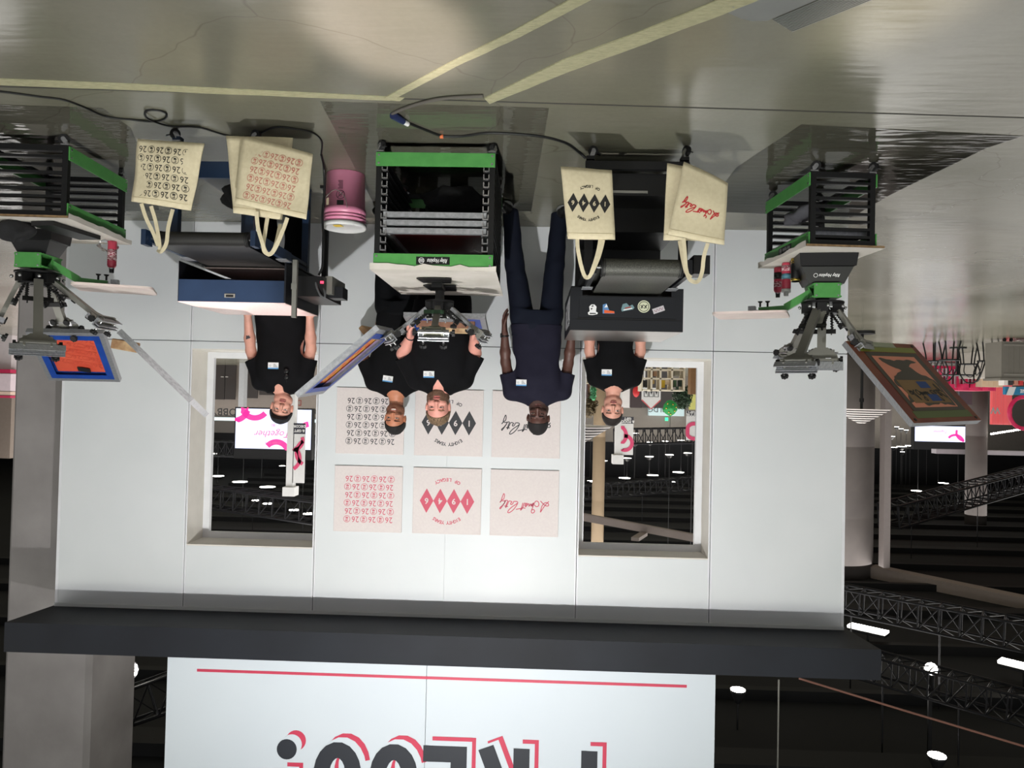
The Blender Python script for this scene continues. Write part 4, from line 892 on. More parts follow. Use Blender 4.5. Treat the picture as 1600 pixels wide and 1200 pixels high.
# ------------------------------------------------------------------ tote bags
def tote(label, oc, y, printer, inkm, handles=None, bulge=.02, dz=None, ys=None, group='cotton tote bags hanging from the dryers'):
    # oc: photo pixels of the four corners: opening left, opening right, bottom right, bottom left (as seen upright)
    ys = ys or [y]*4
    P = [at(u, v, yy) for (u, v), yy in zip(oc, ys)]
    c = sum(P, Vector())/4; root = thing('tote_bag', label, 'bag', c, group)
    n = 14; fr = []; rr = random.Random(int(oc[0][0])); p1, p2 = rr.uniform(0, 6), rr.uniform(0, 6)
    def pt(s_, t_, side):
        a = P[0].lerp(P[1], s_); b = P[3].lerp(P[2], s_); q = a.lerp(b, t_)
        q = q+Vector((0, -side*(.004+bulge*math.sin(math.pi*s_)**.6*math.sin(math.pi*(.08+.9*t_))**.6)+.006*math.sin(5*s_+p1+3*t_)+.004*math.sin(9*t_+p2), 0))
        return q
    mb = MB().use(M['flan']); vs = []; fs = []
    for side in (1, -1):
        for i in range(n+1):
            for j in range(n+1): vs.append(pt(i/n, j/n, side))
    B_ = (n+1)**2; g = lambda i, j, s_: s_*B_+i*(n+1)+j
    for i in range(n):
        for j in range(n):
            fs.append((g(i, j, 0), g(i, j+1, 0), g(i+1, j+1, 0), g(i+1, j, 0))); fs.append((g(i, j, 1), g(i+1, j, 1), g(i+1, j+1, 1), g(i, j+1, 1)))
    for j in range(n):
        fs.append((g(0, j, 0), g(0, j, 1), g(0, j+1, 1), g(0, j+1, 0))); fs.append((g(n, j, 0), g(n, j+1, 0), g(n, j+1, 1), g(n, j, 1)))
    for i in range(n): fs.append((g(i, n, 0), g(i, n, 1), g(i+1, n, 1), g(i+1, n, 0))); fs.append((g(i, 0, 0), g(i+1, 0, 0), g(i+1, 0, 1), g(i, 0, 1)))
    mb.add(vs, fs, True); mb.build('cloth', root)
    hm = MB().use(mat('seam_thread', (196, 182, 146), .9))
    hp = [pt(k/n, .075, 1)+Vector((0, -.0015, 0)) for k in range(n+1)]; hm.tube(hp, .0009, 4); hm.build('hem', root)
    if printer:
        X = ((P[1]-P[0])+(P[2]-P[3])).normalized(); Z = ((P[0]-P[3])+(P[1]-P[2])); Z = (Z-X*Z.dot(X)).normalized()
        yy = min(pt(a/6, b/6, 1).y for a in range(1, 6) for b in range(1, 6)); flat = MB(); 
        pm = MB().use(inkm); hole = MB().use(M['flan']); printer(pm, hole, X, Z, P)
        W_, H_ = (P[1]-P[0]).length, (P[0]-P[3]).length
        for k_, q in ((0, pm), (1, hole)):
            nv = []
            for v in q.v:     # drape the lettering on the cloth
                d_ = v-c; a = min(max(.5+d_.dot(X)/((P[1]-P[0]).dot(X)), 0), 1); b = min(max(.5-d_.dot(Z)/((P[0]-P[3]).dot(Z)), 0), 1)
                s_ = pt(a, b, 1); nv.append(Vector((v.x, s_.y-.0016-.0034*k_, v.z)))
            q.v = nv
            if q.f and k_ == 0: q.build('print', root)
            elif q.f: build_pieces(q, 'numeral', root)
    for hd_ in handles or []:
        m_ = MB().use(M['flan']); pts = catmull([Vector(p_) for p_ in hd_], 5); wd = .022; L_ = []; N = len(pts)
        vs = []
        for i, p_ in enumerate(pts):
            a = pts[max(i-1, 0)]; b = pts[min(i+1, N-1)]; t_ = (Vector(b)-Vector(a)).normalized(); s_ = t_.cross(Vector((0, 1, 0))); s_ = s_.normalized() if s_.length > .05 else XR
            yv = Vector((0, .0015, 0)); p_ = Vector(p_); vs += [p_-s_*wd/2-yv, p_+s_*wd/2-yv, p_+s_*wd/2+yv, p_-s_*wd/2+yv]
        fs = [(4*i+k, 4*i+(k+1) % 4, 4*i+4+(k+1) % 4, 4*i+4+k) for i in range(N-1) for k in range(4)]
        m_.add(vs, fs, False); m_.build('handle', root)
    return root, c
def h_(*px): return [at(u, v, y) for u, v, y in px]
mat('bag_black_ink', (34, 33, 32), .8); mat('bag_rose_ink', (186, 118, 104), .8); mat('bag_red_ink', (178, 44, 48), .8)
def pr26(pm, hole, X, Z, P, w_=.30, hh=.32, dx=0., dz=-.02):
    c = sum(P, Vector())/4; circ26(pm, c+X*dx+Z*dz, X, Z, w_, hh, 0., True)
# corners listed upright-left first: photo right first
tote('cream tote bag with black rows of 26 hanging from the navy dryer roller', [(298, 329), (206, 315), (215, 217), (320, 225)], 4.20, lambda pm, ho, X, Z, P: pr26(pm, ho, X, Z, P, .315, .30, .01, .0), MATS['bag_black_ink'],
     [h_((270, 327, 4.20), (263, 355, 4.20), (260, 380, 4.20), (252, 393, 4.21), (246, 390, 4.24)), h_((236, 322, 4.21), (243, 345, 4.22), (248, 372, 4.22), (250, 390, 4.22)), h_((221, 318, 4.21), (228, 340, 4.22), (240, 365, 4.23), (247, 384, 4.23))], ys=[4.22, 4.22, 4.16, 4.16])
tote('cream tote bag hanging behind the pink 26 bag on the navy dryer', [(440, 343), (365, 333), (353, 212), (458, 216)], 4.22, None, None,
     [h_((418, 340, 4.22), (414, 365, 4.22), (412, 385, 4.21), (420, 398, 4.21), (430, 385, 4.21), (438, 350, 4.22))], bulge=.010)
tote('cream tote bag with faded rose rows of 26 hanging from the navy dryer', [(479, 343), (368, 318), (379, 212), (488, 240)], 4.14, lambda pm, ho, X, Z, P: pr26(pm, ho, X, Z, P, .285, .30, -.0, .01), MATS['bag_rose_ink'],
     [h_((401, 331, 4.14), (403, 355, 4.15), (410, 380, 4.15), (414, 394, 4.16), (424, 396, 4.16), (434, 380, 4.15), (444, 355, 4.14), (449, 340, 4.13))], bulge=.014)
tote('cream tote bag with black 1946 diamonds hanging from the black dryer', [(961, 375), (887, 373), (876, 261), (956, 266)], 4.22, lambda pm, ho, X, Z, P: legacy(pm, ho, sum(P, Vector())/4+Z*.0, X, Z, .245, 0.), MATS['bag_black_ink'],
     [h_((938, 374, 4.22), (934, 395, 4.22), (927, 418, 4.22), (921, 432, 4.23), (914, 432, 4.24), (908, 415, 4.23), (903, 390, 4.22), (902, 373, 4.22)), h_((943, 372, 4.23), (936, 400, 4.23), (924, 428, 4.23))])
tote('cream tote bag hanging behind the red handwriting bag on the black dryer', [(1090, 376), (1037, 375), (1042, 256), (1085, 262)], 4.24, None, None,
     [h_((1062, 376, 4.24), (1066, 400, 4.24), (1072, 425, 4.24), (1080, 434, 4.24))], bulge=.010)
tote('cream tote bag with red handwriting hanging askew from the black dryer', [(1131, 383), (1043, 367), (1069, 252), (1138, 286)], 4.17, lambda pm, ho, X, Z, P: script(pm, sum(P, Vector())/4+Z*.02, X, Z, .22, 0., .006), MATS['bag_red_ink'],
     [h_((1068, 372, 4.16), (1070, 395, 4.17), (1072, 420, 4.18), (1078, 437, 4.18), (1090, 440, 4.2), (1097, 425, 4.2), (1100, 400, 4.18), (1106, 380, 4.17))], bulge=.014)
# ------------------------------------------------------------------ bucket
bc = Vector((1.393, 5.29, 0)); pc = mat('pink_plastic', (222, 138, 170), .35, c2=(228, 146, 178), scale=6)
bk = thing('bucket', 'pink plastic bucket with white lid and yellow sticker, standing beside the navy dryer', 'bucket', bc)
q = MB().use(pc); q.lathe(bc, [(.132, 0.0), (.137, .006), (.1425, .26), (.150, .262), (.150, .300), (.145, .302), (.145, .312), (.152, .314), (.152, .322), (.146, .324), (.146, .334), (.153, .336), (.153, .344), (.147, .346), (.147, .375)], 48); q.build('body', bk)
q = MB().use(M['white']); q.lathe(bc, [(.156, .366), (.156, .39), (.15, .398), (.14, .392), (.0, .394)], 48); lid = q.build('lid', bk)
q = MB().use(mat('yellow_sticker', (240, 206, 70), .5)); q.box((bc.x+.02, bc.y-.10, .4), (.06, .05, .002), (0, 0, .2)); q.build('yellow_sticker', lid)
q = MB().use(M['blk'])
def onb(a, z, r_=.1445): return Vector((bc.x+math.sin(a)*r_, bc.y-math.cos(a)*r_, z))
def bucket_patch(mb, a0, a1, z0_, z1_, r_=.1435):
    n = 8; vs = []
    for i in range(n+1):
        a = a0+(a1-a0)*i/n; vs += [onb(a, z0_, r_), onb(a, z1_, r_)]
    mb.add(vs, [(2*i, 2*i+2, 2*i+3, 2*i+1) for i in range(n)], True)
bucket_patch(q, -.18, .16, .225, .258, .1438)
def ringb(mb, a0, zc, rr_, wd):
    pts = [onb(a0+rr_*math.cos(2*math.pi*k/20)/.143, zc+rr_*math.sin(2*math.pi*k/20), .1425) for k in range(20)]; mb.tube(pts, wd, 4, True)
ringb(q, -.01, .185, .03, .0018); q.tube([onb(-.16, .163, .1425), onb(.14, .207, .1425)], .0018, 4); q.tube([onb(-.05, .17, .1425), onb(.05, .17, .1425), onb(.05, .195, .1425), onb(-.05, .2, .1425), onb(-.05, .17, .1425)], .0022, 4)
for k in range(7): bucket_patch(q, -.13, .12-.03*(k % 3), .085+k*.009, .088+k*.009, .1425)
q.build('printed_label', bk)
q = MB().use(mat('pale_label', (226, 208, 178), .6)); bucket_patch(q, .66, .92, .2, .25, .1438); q.build('paper_label', bk)
q = MB().use(M['steel']); q.tube(catmull([onb(1.4, .31, .156), onb(.9, .22, .165), onb(.2, .16, .17), onb(-.2, .2, .158), onb(-.35, .28, .156)], 5), .0025, 6); q.build('wire_handle', bk)
# ------------------------------------------------------------------ cables, tape, film, cable cover
def cable(label, pts, r, plug=None):
    q = MB().use(M['wire']); q.tube(catmull([Vector(p_) for p_ in pts], 8), r, 8); return tag(q.build('power_cable'), label, 'cable')
fz = lambda u, v, z=.006: onz(u, v, z)
cable('thin black cable looping over the floor towards the navy dryer', [fz(-60, 138), fz(0, 143), fz(60, 151), fz(98, 156), fz(130, 167), fz(165, 182), fz(205, 187), fz(240, 190), fz(258, 185), fz(258, 176), fz(240, 172), fz(227, 175, .014), fz(232, 186, .016), fz(265, 197), fz(310, 199), fz(352, 211), fz(380, 214), fz(400, 211), fz(430, 199), fz(465, 202), fz(490, 208), fz(503, 222), fz(502, 240)], .006)
cable('black cables rising from the floor beside the navy dryer', [fz(502, 242), at(506, 262, 5.0), at(507, 300, 5.05), at(504, 340, 5.06), at(506, 380, 5.06), at(504, 415, 5.06), at(498, 430, 5.06)], .008)
q = MB().use(M['blk']); p_ = at(508, 400, 5.62); q.bb((p_.x-.02, 5.6, .0), (p_.x+.02, 5.64, .80)); q.bb((p_.x-.04, 5.57, 0.0), (p_.x+.04, 5.67, .02)); q.build('stand_post', nd)
cable('black power cable running from the taped cord to the black dryer', [fz(640, 193), fz(665, 203), fz(690, 212), fz(720, 213), fz(760, 208), fz(800, 209), fz(850, 214), fz(885, 224), fz(905, 238), at(915, 247, 4.75)], .009)
q = MB().use(mat('grey_cord', (92, 88, 82), .7)); q.tube(catmull([fz(613, 178, .01), fz(630, 170, .01), fz(665, 159, .012), fz(700, 153, .012), fz(755, 150, .01)], 6), .010, 8); tag(q.build('extension_cord'), 'grey taped extension cord curving over the floor seam', 'cord')
q = MB().use(mat('blue_connector', (34, 44, 84), .4)); a_, b_ = fz(614, 180, .02), fz(630, 190, .02); q.cyl(a_, b_, .022, .018, n=16); q.use(M['white']).cyl(b_, fz(637, 194, .018), .014, n=12); tag(q.build('plug_connector'), 'blue round cable connector with white collar on the floor', 'plug')
q = MB().use(mat('orange_tag', (214, 110, 60), .5)); a_ = fz(690, 213.5, .012); q.cyl(a_-XR*.01, a_+XR*.01, .0125, n=12); tag(q.build('cable_marker'), 'orange marker ring on the black power cable', 'tape')
M['tape'] = mat('masking_tape', (188, 184, 150), .6, c2=(170, 166, 134), scale=22, bump=.3, stretch=(1, 3, 1))
def floor_tape(label, px_, z=.0022):
    rr = random.Random(len(label)); P = [onz(u, v, 0) for u, v in px_]; n = len(P)//2; q = MB().use(M['tape']); vs = []
    for side in (P[:n], P[n:]):
        for i in range(n-1):
            for k in range(6): vs.append(side[i].lerp(side[i+1], k/6))
        vs.append(side[-1])
    m_ = len(vs)//2; top = [v+Vector((0, 0, z+rr.uniform(0, .003))) for v in vs]
    q.add([v+Vector((0, 0, .0004)) for v in vs]+top, [(2*m_+i, 2*m_+i+1, 3*m_+i+1, 3*m_+i) for i in range(m_-1)]+[(i, m_+i, m_+i+1, i+1) for i in range(m_-1)]+[(i, i+1, 2*m_+i+1, 2*m_+i) for i in range(m_-1)]+[(m_+i, 3*m_+i, 3*m_+i+1, m_+i+1) for i in range(m_-1)], False)
    return tag(q.build('masking_tape'), label, 'tape')
floor_tape('pale masking tape strip along the floor seam', [(-60, 120), (200, 130), (420, 141), (600, 150), (632, 152), (-60, 130), (200, 140), (420, 149), (600, 156), (625, 157)])
floor_tape('narrow masking tape strip slanting from the floor seam to the photographer', [(600, 152), (700, 98), (800, 48), (890, -2), (920, -20), (616, 153), (712, 103), (815, 55), (920, 0), (960, -20)], .004)
floor_tape('wide masking tape strip slanting beside the ribbed cable cover', [(757, 152), (880, 92), (1000, 48), (1100, 8), (1150, -15), (765, 161), (890, 110), (1010, 66), (1130, 20), (1200, -8)], .005)
q = MB().use(mat('ribbed_aluminium', (150, 152, 150), .4, .6)); P = [onz(*p_) for p_ in ((1138, 18), (1158, 27), (1175, 31), (1200, 30), (1275, -2), (1330, -40), (1180, -40))]
c_ = sum(P, Vector())/7; X, Y = XR, Vector((0, 1, 0)); q.prism([(p_.x-c_.x, p_.y-c_.y) for p_ in P], (c_.x, c_.y, .001), X, Y, .005)
d_ = (onz(1275, -2)-onz(1200, 30)).normalized(); pr_ = Vector((-d_.y, d_.x, 0))
for k in range(13):
    a_ = onz(1200, 30)+pr_*(-.012*k-.008) if pr_.y < 0 else onz(1200, 30)-pr_*(.012*k+.008); q.bar(a_+d_*(.02)+Vector((0, 0, .008)), a_+d_*.42+Vector((0, 0, .008)), .005, .004)
tag(q.build('cable_cover'), 'ribbed metal cable cover edge at the foot of the photographer', 'cable cover')
def film_mat():
    mt = bpy.data.materials.new('clear_vinyl_film'); mt.use_nodes = True; nt = mt.node_tree; nt.nodes.clear(); N = nt.nodes.new; L = nt.links.new
    o = N('ShaderNodeOutputMaterial'); t = N('ShaderNodeBsdfTransparent'); t.inputs[0].default_value = (.97, .97, .97, 1); g = N('ShaderNodeBsdfGlossy'); g.inputs['Roughness'].default_value = .06
    f = N('ShaderNodeFresnel'); f.inputs[0].default_value = 1.4; x = N('ShaderNodeMixShader'); tc = N('ShaderNodeTexCoord'); mp = N('ShaderNodeMapping'); mp.inputs['Scale'].default_value = (1.6, 9, 1)
    n = N('ShaderNodeTexNoise'); n.inputs['Scale'].default_value = 1.9; n.inputs['Detail'].default_value = 1.5; L(tc.outputs['Object'], mp.inputs[0]); L(mp.outputs[0], n.inputs[0])
    b = N('ShaderNodeBump'); b.inputs['Strength'].default_value = .14; b.inputs['Distance'].default_value = .02; L(n.outputs[0], b.inputs['Height']); L(b.outputs[0], g.inputs['Normal']); L(b.outputs[0], f.inputs['Normal'])
    L(f.outputs[0], x.inputs[0]); L(t.outputs[0], x.inputs[1]); L(g.outputs[0], x.inputs[2]); L(x.outputs[0], o.inputs[0]); return mt
FM = film_mat()
def film(label, px_):
    P = [onz(*p_) for p_ in px_]; q = MB().use(FM); q.add([(p_.x, p_.y, .0012) for p_ in P], [list(range(len(P)))[::-1]]); return tag(q.build('vinyl_film'), label, 'plastic sheet', 'clear floor protection films')
film('clear wrinkled film on the floor under the small cart beside the navy dryer', [(-160, 158), (160, 168), (205, 200), (250, 330), (-160, 330)])
film('clear wrinkled film on the floor under the middle cart', [(500, 158), (858, 168), (830, 330), (590, 330)])
film('clear wrinkled film on the floor under the small cart with cans', [(1252, 194), (1600, 212), (1540, 232), (1390, 305), (1330, 340), (1100, 330), (1150, 262)])
# ------------------------------------------------------------------ people
import openvdb as vdb
def v3(p): return np.array([p[0], p[1], p[2]], 'f4')
class SDF:
    """implicit surface on a grid: parts are blended smoothly, then meshed as one continuous skin"""
    def __init__(s, lo, hi, vox):
        s.lo = np.array(lo, 'f4'); s.vox = vox; s.n = np.ceil((np.array(hi)-np.array(lo))/vox).astype(int)+1; s.d = np.full(s.n, .08, 'f4')
    def blk(s, lo, hi, m):
        a = np.clip(np.floor((np.array(lo)-m-s.lo)/s.vox).astype(int), 0, s.n-1); b = np.clip(np.ceil((np.array(hi)+m-s.lo)/s.vox).astype(int)+1, 1, s.n)
        if np.any(b <= a): return None
        ax = [s.lo[i]+np.arange(a[i], b[i], dtype='f4')*s.vox for i in range(3)]
        return tuple(slice(a[i], b[i]) for i in range(3)), np.meshgrid(*ax, indexing='ij')
    def put(s, sl, v, k, op):
        d = s.d[sl]
        if op == 'u':
            h = np.maximum(k-np.abs(d-v), 0)/k if k > 0 else 0
            s.d[sl] = np.minimum(d, v)-(h*h*k*.25 if k > 0 else 0)
        elif op == 's':
            v = -v; h = np.maximum(k-np.abs(d-v), 0)/k if k > 0 else 0
            s.d[sl] = np.maximum(d, v)+(h*h*k*.25 if k > 0 else 0)
        else: s.d[sl] = np.maximum(d, v)
    def cone(s, a, ra, b, rb, k=.02, op='u'):
        a, b = v3(a), v3(b); r = max(ra, rb); B = s.blk(np.minimum(a, b)-r, np.maximum(a, b)+r, k+.02)
        if B is None: return
        sl, (X, Y, Z) = B; d = b-a; L = float(d@d)+1e-9
        t = np.clip(((X-a[0])*d[0]+(Y-a[1])*d[1]+(Z-a[2])*d[2])/L, 0, 1)
        v = np.sqrt((X-a[0]-t*d[0])**2+(Y-a[1]-t*d[1])**2+(Z-a[2]-t*d[2])**2)-(ra+(rb-ra)*t)
        s.put(sl, v.astype('f4'), k, op)
    def ell(s, c, r, rot=None, k=.015, op='u'):
        c = v3(c); r = np.array(r, 'f4'); m = float(r.max()); B = s.blk(c-m, c+m, k+.015)
        if B is None: return
        sl, (X, Y, Z) = B; X, Y, Z = X-c[0], Y-c[1], Z-c[2]
        if rot is not None:
            q = np.array(rot.transposed()); X, Y, Z = [q[i][0]*X+q[i][1]*Y+q[i][2]*Z for i in range(3)]
        k0 = np.sqrt((X/r[0])**2+(Y/r[1])**2+(Z/r[2])**2); k1 = np.sqrt((X/r[0]**2)**2+(Y/r[1]**2)**2+(Z/r[2]**2)**2)+1e-6
        s.put(sl, (k0*(k0-1)/k1).astype('f4'), k, op)
    def loft(s, prof, k=.02, e=2.4, op='u', grow=0.):
        # prof: (z, cx, cy, rx, ry) rising
        P = np.array(prof, 'f4'); lo = (np.min(P[:, 1]-P[:, 3])-grow, np.min(P[:, 2]-P[:, 4])-grow, P[0, 0]); hi = (np.max(P[:, 1]+P[:, 3])+grow, np.max(P[:, 2]+P[:, 4])+grow, P[-1, 0])
        B = s.blk(lo, hi, k+.02)
        if B is None: return
        sl, (X, Y, Z) = B; z = Z[0, 0]; zz = np.clip(z, P[0, 0], P[-1, 0])
        def sm(c):
            zs = np.linspace(P[0, 0], P[-1, 0], 60); q = np.interp(zs, P[:, 0], P[:, c]); kern = np.ones(5)/5; qq = np.convolve(np.pad(q, 2, 'edge'), kern, 'valid'); return np.interp(zz, zs, qq)
        cx, cy, rx, ry = sm(1), sm(2), sm(3)+grow, sm(4)+grow
        rr = (np.abs((X-cx)/rx)**e+np.abs((Y-cy)/ry)**e)**(1/e); v = (rr-1)*np.minimum(rx, ry)
        dz = np.maximum(P[0, 0]-z, z-P[-1, 0]); v = np.maximum(v, dz[None, None, :])
        s.put(sl, v.astype('f4'), k, op)
    def plane(s, p, n, op='i'):                              # keep the side n points away from
        n = v3(Vector(n).normalized()); p = v3(p)
        ax = [s.lo[i]+np.arange(s.n[i], dtype='f4')*s.vox for i in range(3)]
        v = (ax[0][:, None, None]-p[0])*n[0]+(ax[1][None, :, None]-p[1])*n[1]+(ax[2][None, None, :]-p[2])*n[2]
        s.d = np.maximum(s.d, v.astype('f4'))
    def cut_block(s, p, n, c, r):                            # cut by a plane only near point c
        B = s.blk(v3(c)-r, v3(c)+r, 0)
        if B is None: return
        sl, (X, Y, Z) = B; n = v3(Vector(n).normalized()); v = (X-p[0])*n[0]+(Y-p[1])*n[1]+(Z-p[2])*n[2]
        w = np.sqrt((X-c[0])**2+(Y-c[1])**2+(Z-c[2])**2)-r
        s.d[sl] = np.maximum(s.d[sl], np.minimum(v, -w))
    def wrinkle(s, seed, amp=.003, f=38.):
        rr = random.Random(seed); ax = [(s.lo[i]+np.arange(s.n[i], dtype='f4')*s.vox) for i in range(3)]; w = 0
        for k in range(5):
            a = [rr.uniform(-1, 1), rr.uniform(-1, 1)*.8, rr.uniform(-1, 1)]; ff = f*rr.uniform(.5, 1.4); p = rr.uniform(0, 6)
            w = w+np.sin(ff*(a[0]*ax[0][:, None, None]+a[1]*ax[1][None, :, None]+a[2]*ax[2][None, None, :])+p+2.2*np.sin(9*ax[2][None, None, :]+k)+1.5*np.sin(11*ax[0][:, None, None]-k))
        s.d += (amp*w/2.2).astype('f4')
    def mesh(s, name, parent, mats, classify=None):
        g = vdb.FloatGrid(0.08); d = np.pad(s.d, 1, constant_values=.08); g.copyFromArray(d); p, q = g.convertToQuads(isovalue=0.0)[:2] if False else g.convertToQuads(isovalue=0.0)
        p = (p-1)*s.vox+s.lo; org = np.array(wloc(parent)); me = bpy.data.meshes.new(name)
        me.vertices.add(len(p)); me.vertices.foreach_set('co', (p-org).astype('f4').ravel())
        me.loops.add(len(q)*4); me.loops.foreach_set('vertex_index', q.astype('i4')[:, ::1].ravel()); me.polygons.add(len(q)); me.polygons.foreach_set('loop_start', np.arange(0, len(q)*4, 4, dtype='i4'))
        me.update(calc_edges=True); me.polygons.foreach_set('use_smooth', np.ones(len(q), bool))
        for m_ in mats: me.materials.append(m_)
        if classify is not None:
            c = p[q].mean(1); me.polygons.foreach_set('material_index', classify(c).astype('i4'))
        me.update(); o = bpy.data.objects.new(name, me); COL.objects.link(o); o.parent = parent; o['pts'] = 0; del o['pts']
        o_pts[name+str(id(parent))] = p; return o, p
o_pts = {}
def headrot(yaw, pitch, roll): return Euler((math.radians(pitch), math.radians(roll), math.radians(yaw)), 'XYZ').to_matrix()
def hand(S_, wrist, d, pn, side, sc=1., curl=.5, thumb_out=.5):
    """palm, five fingers of different lengths bent at the knuckles, and a thumb from the side of the palm near its base.
       d: direction of the fingers, pn: direction the palm faces, side: +1/-1 side of the thumb"""
    d = Vector(d).normalized(); pn = Vector(pn); pn = (pn-d*pn.dot(d)).normalized(); t = d.cross(pn)*side; w = Vector(wrist)
    for off, ln in ((-.030, .078), (-.010, .088), (.010, .088), (.030, .080)):
        S_.cone(w+t*off*.75*sc, .0155*sc, w+d*ln*sc+t*off*sc, .0115*sc, .012)
    for off, L, dl in ((.031, .070, .082), (.011, .080, .090), (-.010, .074, .088), (-.030, .058, .080)):
        a = w+d*dl*sc+t*off*sc; ang = 0; c = curl*(1.12-.9*abs(off-.02)*6*.1)
        seg = [L*.45, L*.30, L*.25]; r = .0088*sc
        for k in range(3):
            ang += c*(.55, .8, .6)[k]; b = a+(d*math.cos(ang)+pn*math.sin(ang))*seg[k]*sc+t*off*.08*sc
            S_.cone(a, r, b, r*.93, .003); a = b; r *= .93
    a = w+d*.022*sc+t*.030*sc+pn*.006; b = a+(d*.75+t*.6*thumb_out*1.4+pn*.25).normalized()*.038*sc; c_ = b+(d*.95+t*.25*thumb_out+pn*.35*(1+curl)).normalized()*.032*sc; e_ = c_+(d*.9+pn*.5*(curl+.3)-t*.1).normalized()*.024*sc
    S_.cone(a-d*.01, .0155*sc, b, .0115*sc, .008); S_.cone(b, .0115*sc, c_, .0098*sc, .004); S_.cone(c_, .0098*sc, e_, .0085*sc, .003)
def head_parts(S_, c, sc, Rm, jaw=1., nose=1., open_=0.):
    T = lambda x, y, z: Vector(c)+Rm @ Vector((x*sc, y*sc, z*sc))
    E = lambda p, r, k=.012, op='u': S_.ell(T(*p), [q*sc for q in r], Rm, k*sc, op)
    E((0, .018, .035), (.073, .094, .082), .02); E((0, -.012, -.028), (.064*jaw, .078, .080), .02); E((0, -.045, -.085), (.037*jaw, .035, .028), .025)
    for s_ in (-1, 1):
        E((s_*.046*jaw, -.02, -.068), (.022, .035, .026), .03); E((s_*.038, -.066, -.022), (.024, .018, .018), .02)
        E((s_*.032, -.094, .006), (.017, .015, .012), .010, 's'); E((s_*.032, -.076, .005), (.0165, .0145, .0115), .004)
        E((s_*.033, -.081, .026), (.022, .010, .0075), .010)
        E((s_*.076, .012, -.004), (.009, .020, .030), .006); E((s_*.081, .006, .006), (.006, .018, .022), .004); E((s_*.012*nose, -.092, -.031), (.0085, .011, .008), .005)
    S_.cone(T(0, -.084, .014), .008*sc, T(0, -.108, -.026), .0115*sc*nose, .010*sc)
    E((0, -.087, -.055), (.026, .012, .0062), .006); E((0, -.085, -.068), (.022, .012, .0072), .006); E((0, -.098, -.0612), (.024, .012, .0022+open_), .003, 's')
def classify_head(c, sc, Rm, kind):
    Ri = np.array(Rm.transposed()); o = np.array(c)
    def f(P):
        q = (P-o) @ Ri.T/sc; x, y, z = q[:, 0], q[:, 1], q[:, 2]; ax = np.abs(x); out = np.zeros(len(P), int); fr = y < -.045
        # 1 lips, 2 brows, 3 eye white, 4 iris, 5 stubble, 6 teeth
        if kind.get('stubble'): out[(z < -.028-.25*np.maximum(y+.05, -.1)) & (z > -.13) & (y < .03) & ~((ax < .02) & (z > -.045) & fr)] = 5
        out[fr & (((x/.026)**2+((z+.061)/.0125)**2) < 1)] = 1
        if kind.get('teeth'): out[fr & (((x/.021)**2+((z+.061)/.0055)**2) < 1)] = 6
        else: out[fr & (((x/.024)**2+((z+.0612)/.0022)**2) < 1)] = 7
        out[fr & (np.abs(ax-.033) < .019) & (np.abs(z-.0275+.18*np.abs(ax-.033)) < .0042)] = 2
        es = kind.get('squint', 1.)
        out[fr & ((((ax-.032)/.0135)**2+((z-.004)/(.0058*es))**2) < 1)] = 3
        out[fr & ((((ax-.032)/.0055)**2+((z-.004)/(.0055*es))**2) < 1)] = 4
        out[fr & (np.abs(ax-.032) < .015) & (np.abs(z-.004-.0064*es+.3*((ax-.032)/.015)**2*.006) < .0020)] = 7
        out[fr & (np.abs(ax-.011) < .0055) & (np.abs(z+.039) < .0028) & (y < -.09)] = 7
        return out
    return f
def skinset(nm, base, lip, brow, stub, c2=None):
    return [mat(nm+'_skin', base, .5, c2=c2 or tuple(min(255, int(x*1.05)) for x in base), scale=22, sheen=.0), mat(nm+'_lip', lip, .45), mat(nm+'_brow', brow, .8), mat('eye_white', (196, 188, 180), .3), mat('iris_dark', (38, 28, 24), .25),
            mat(nm+'_stubble', stub, .75, c2=tuple(int(x*.85) for x in stub), scale=60), mat('teeth', (222, 214, 204), .35), mat('dark_line', (60, 34, 30), .7)]
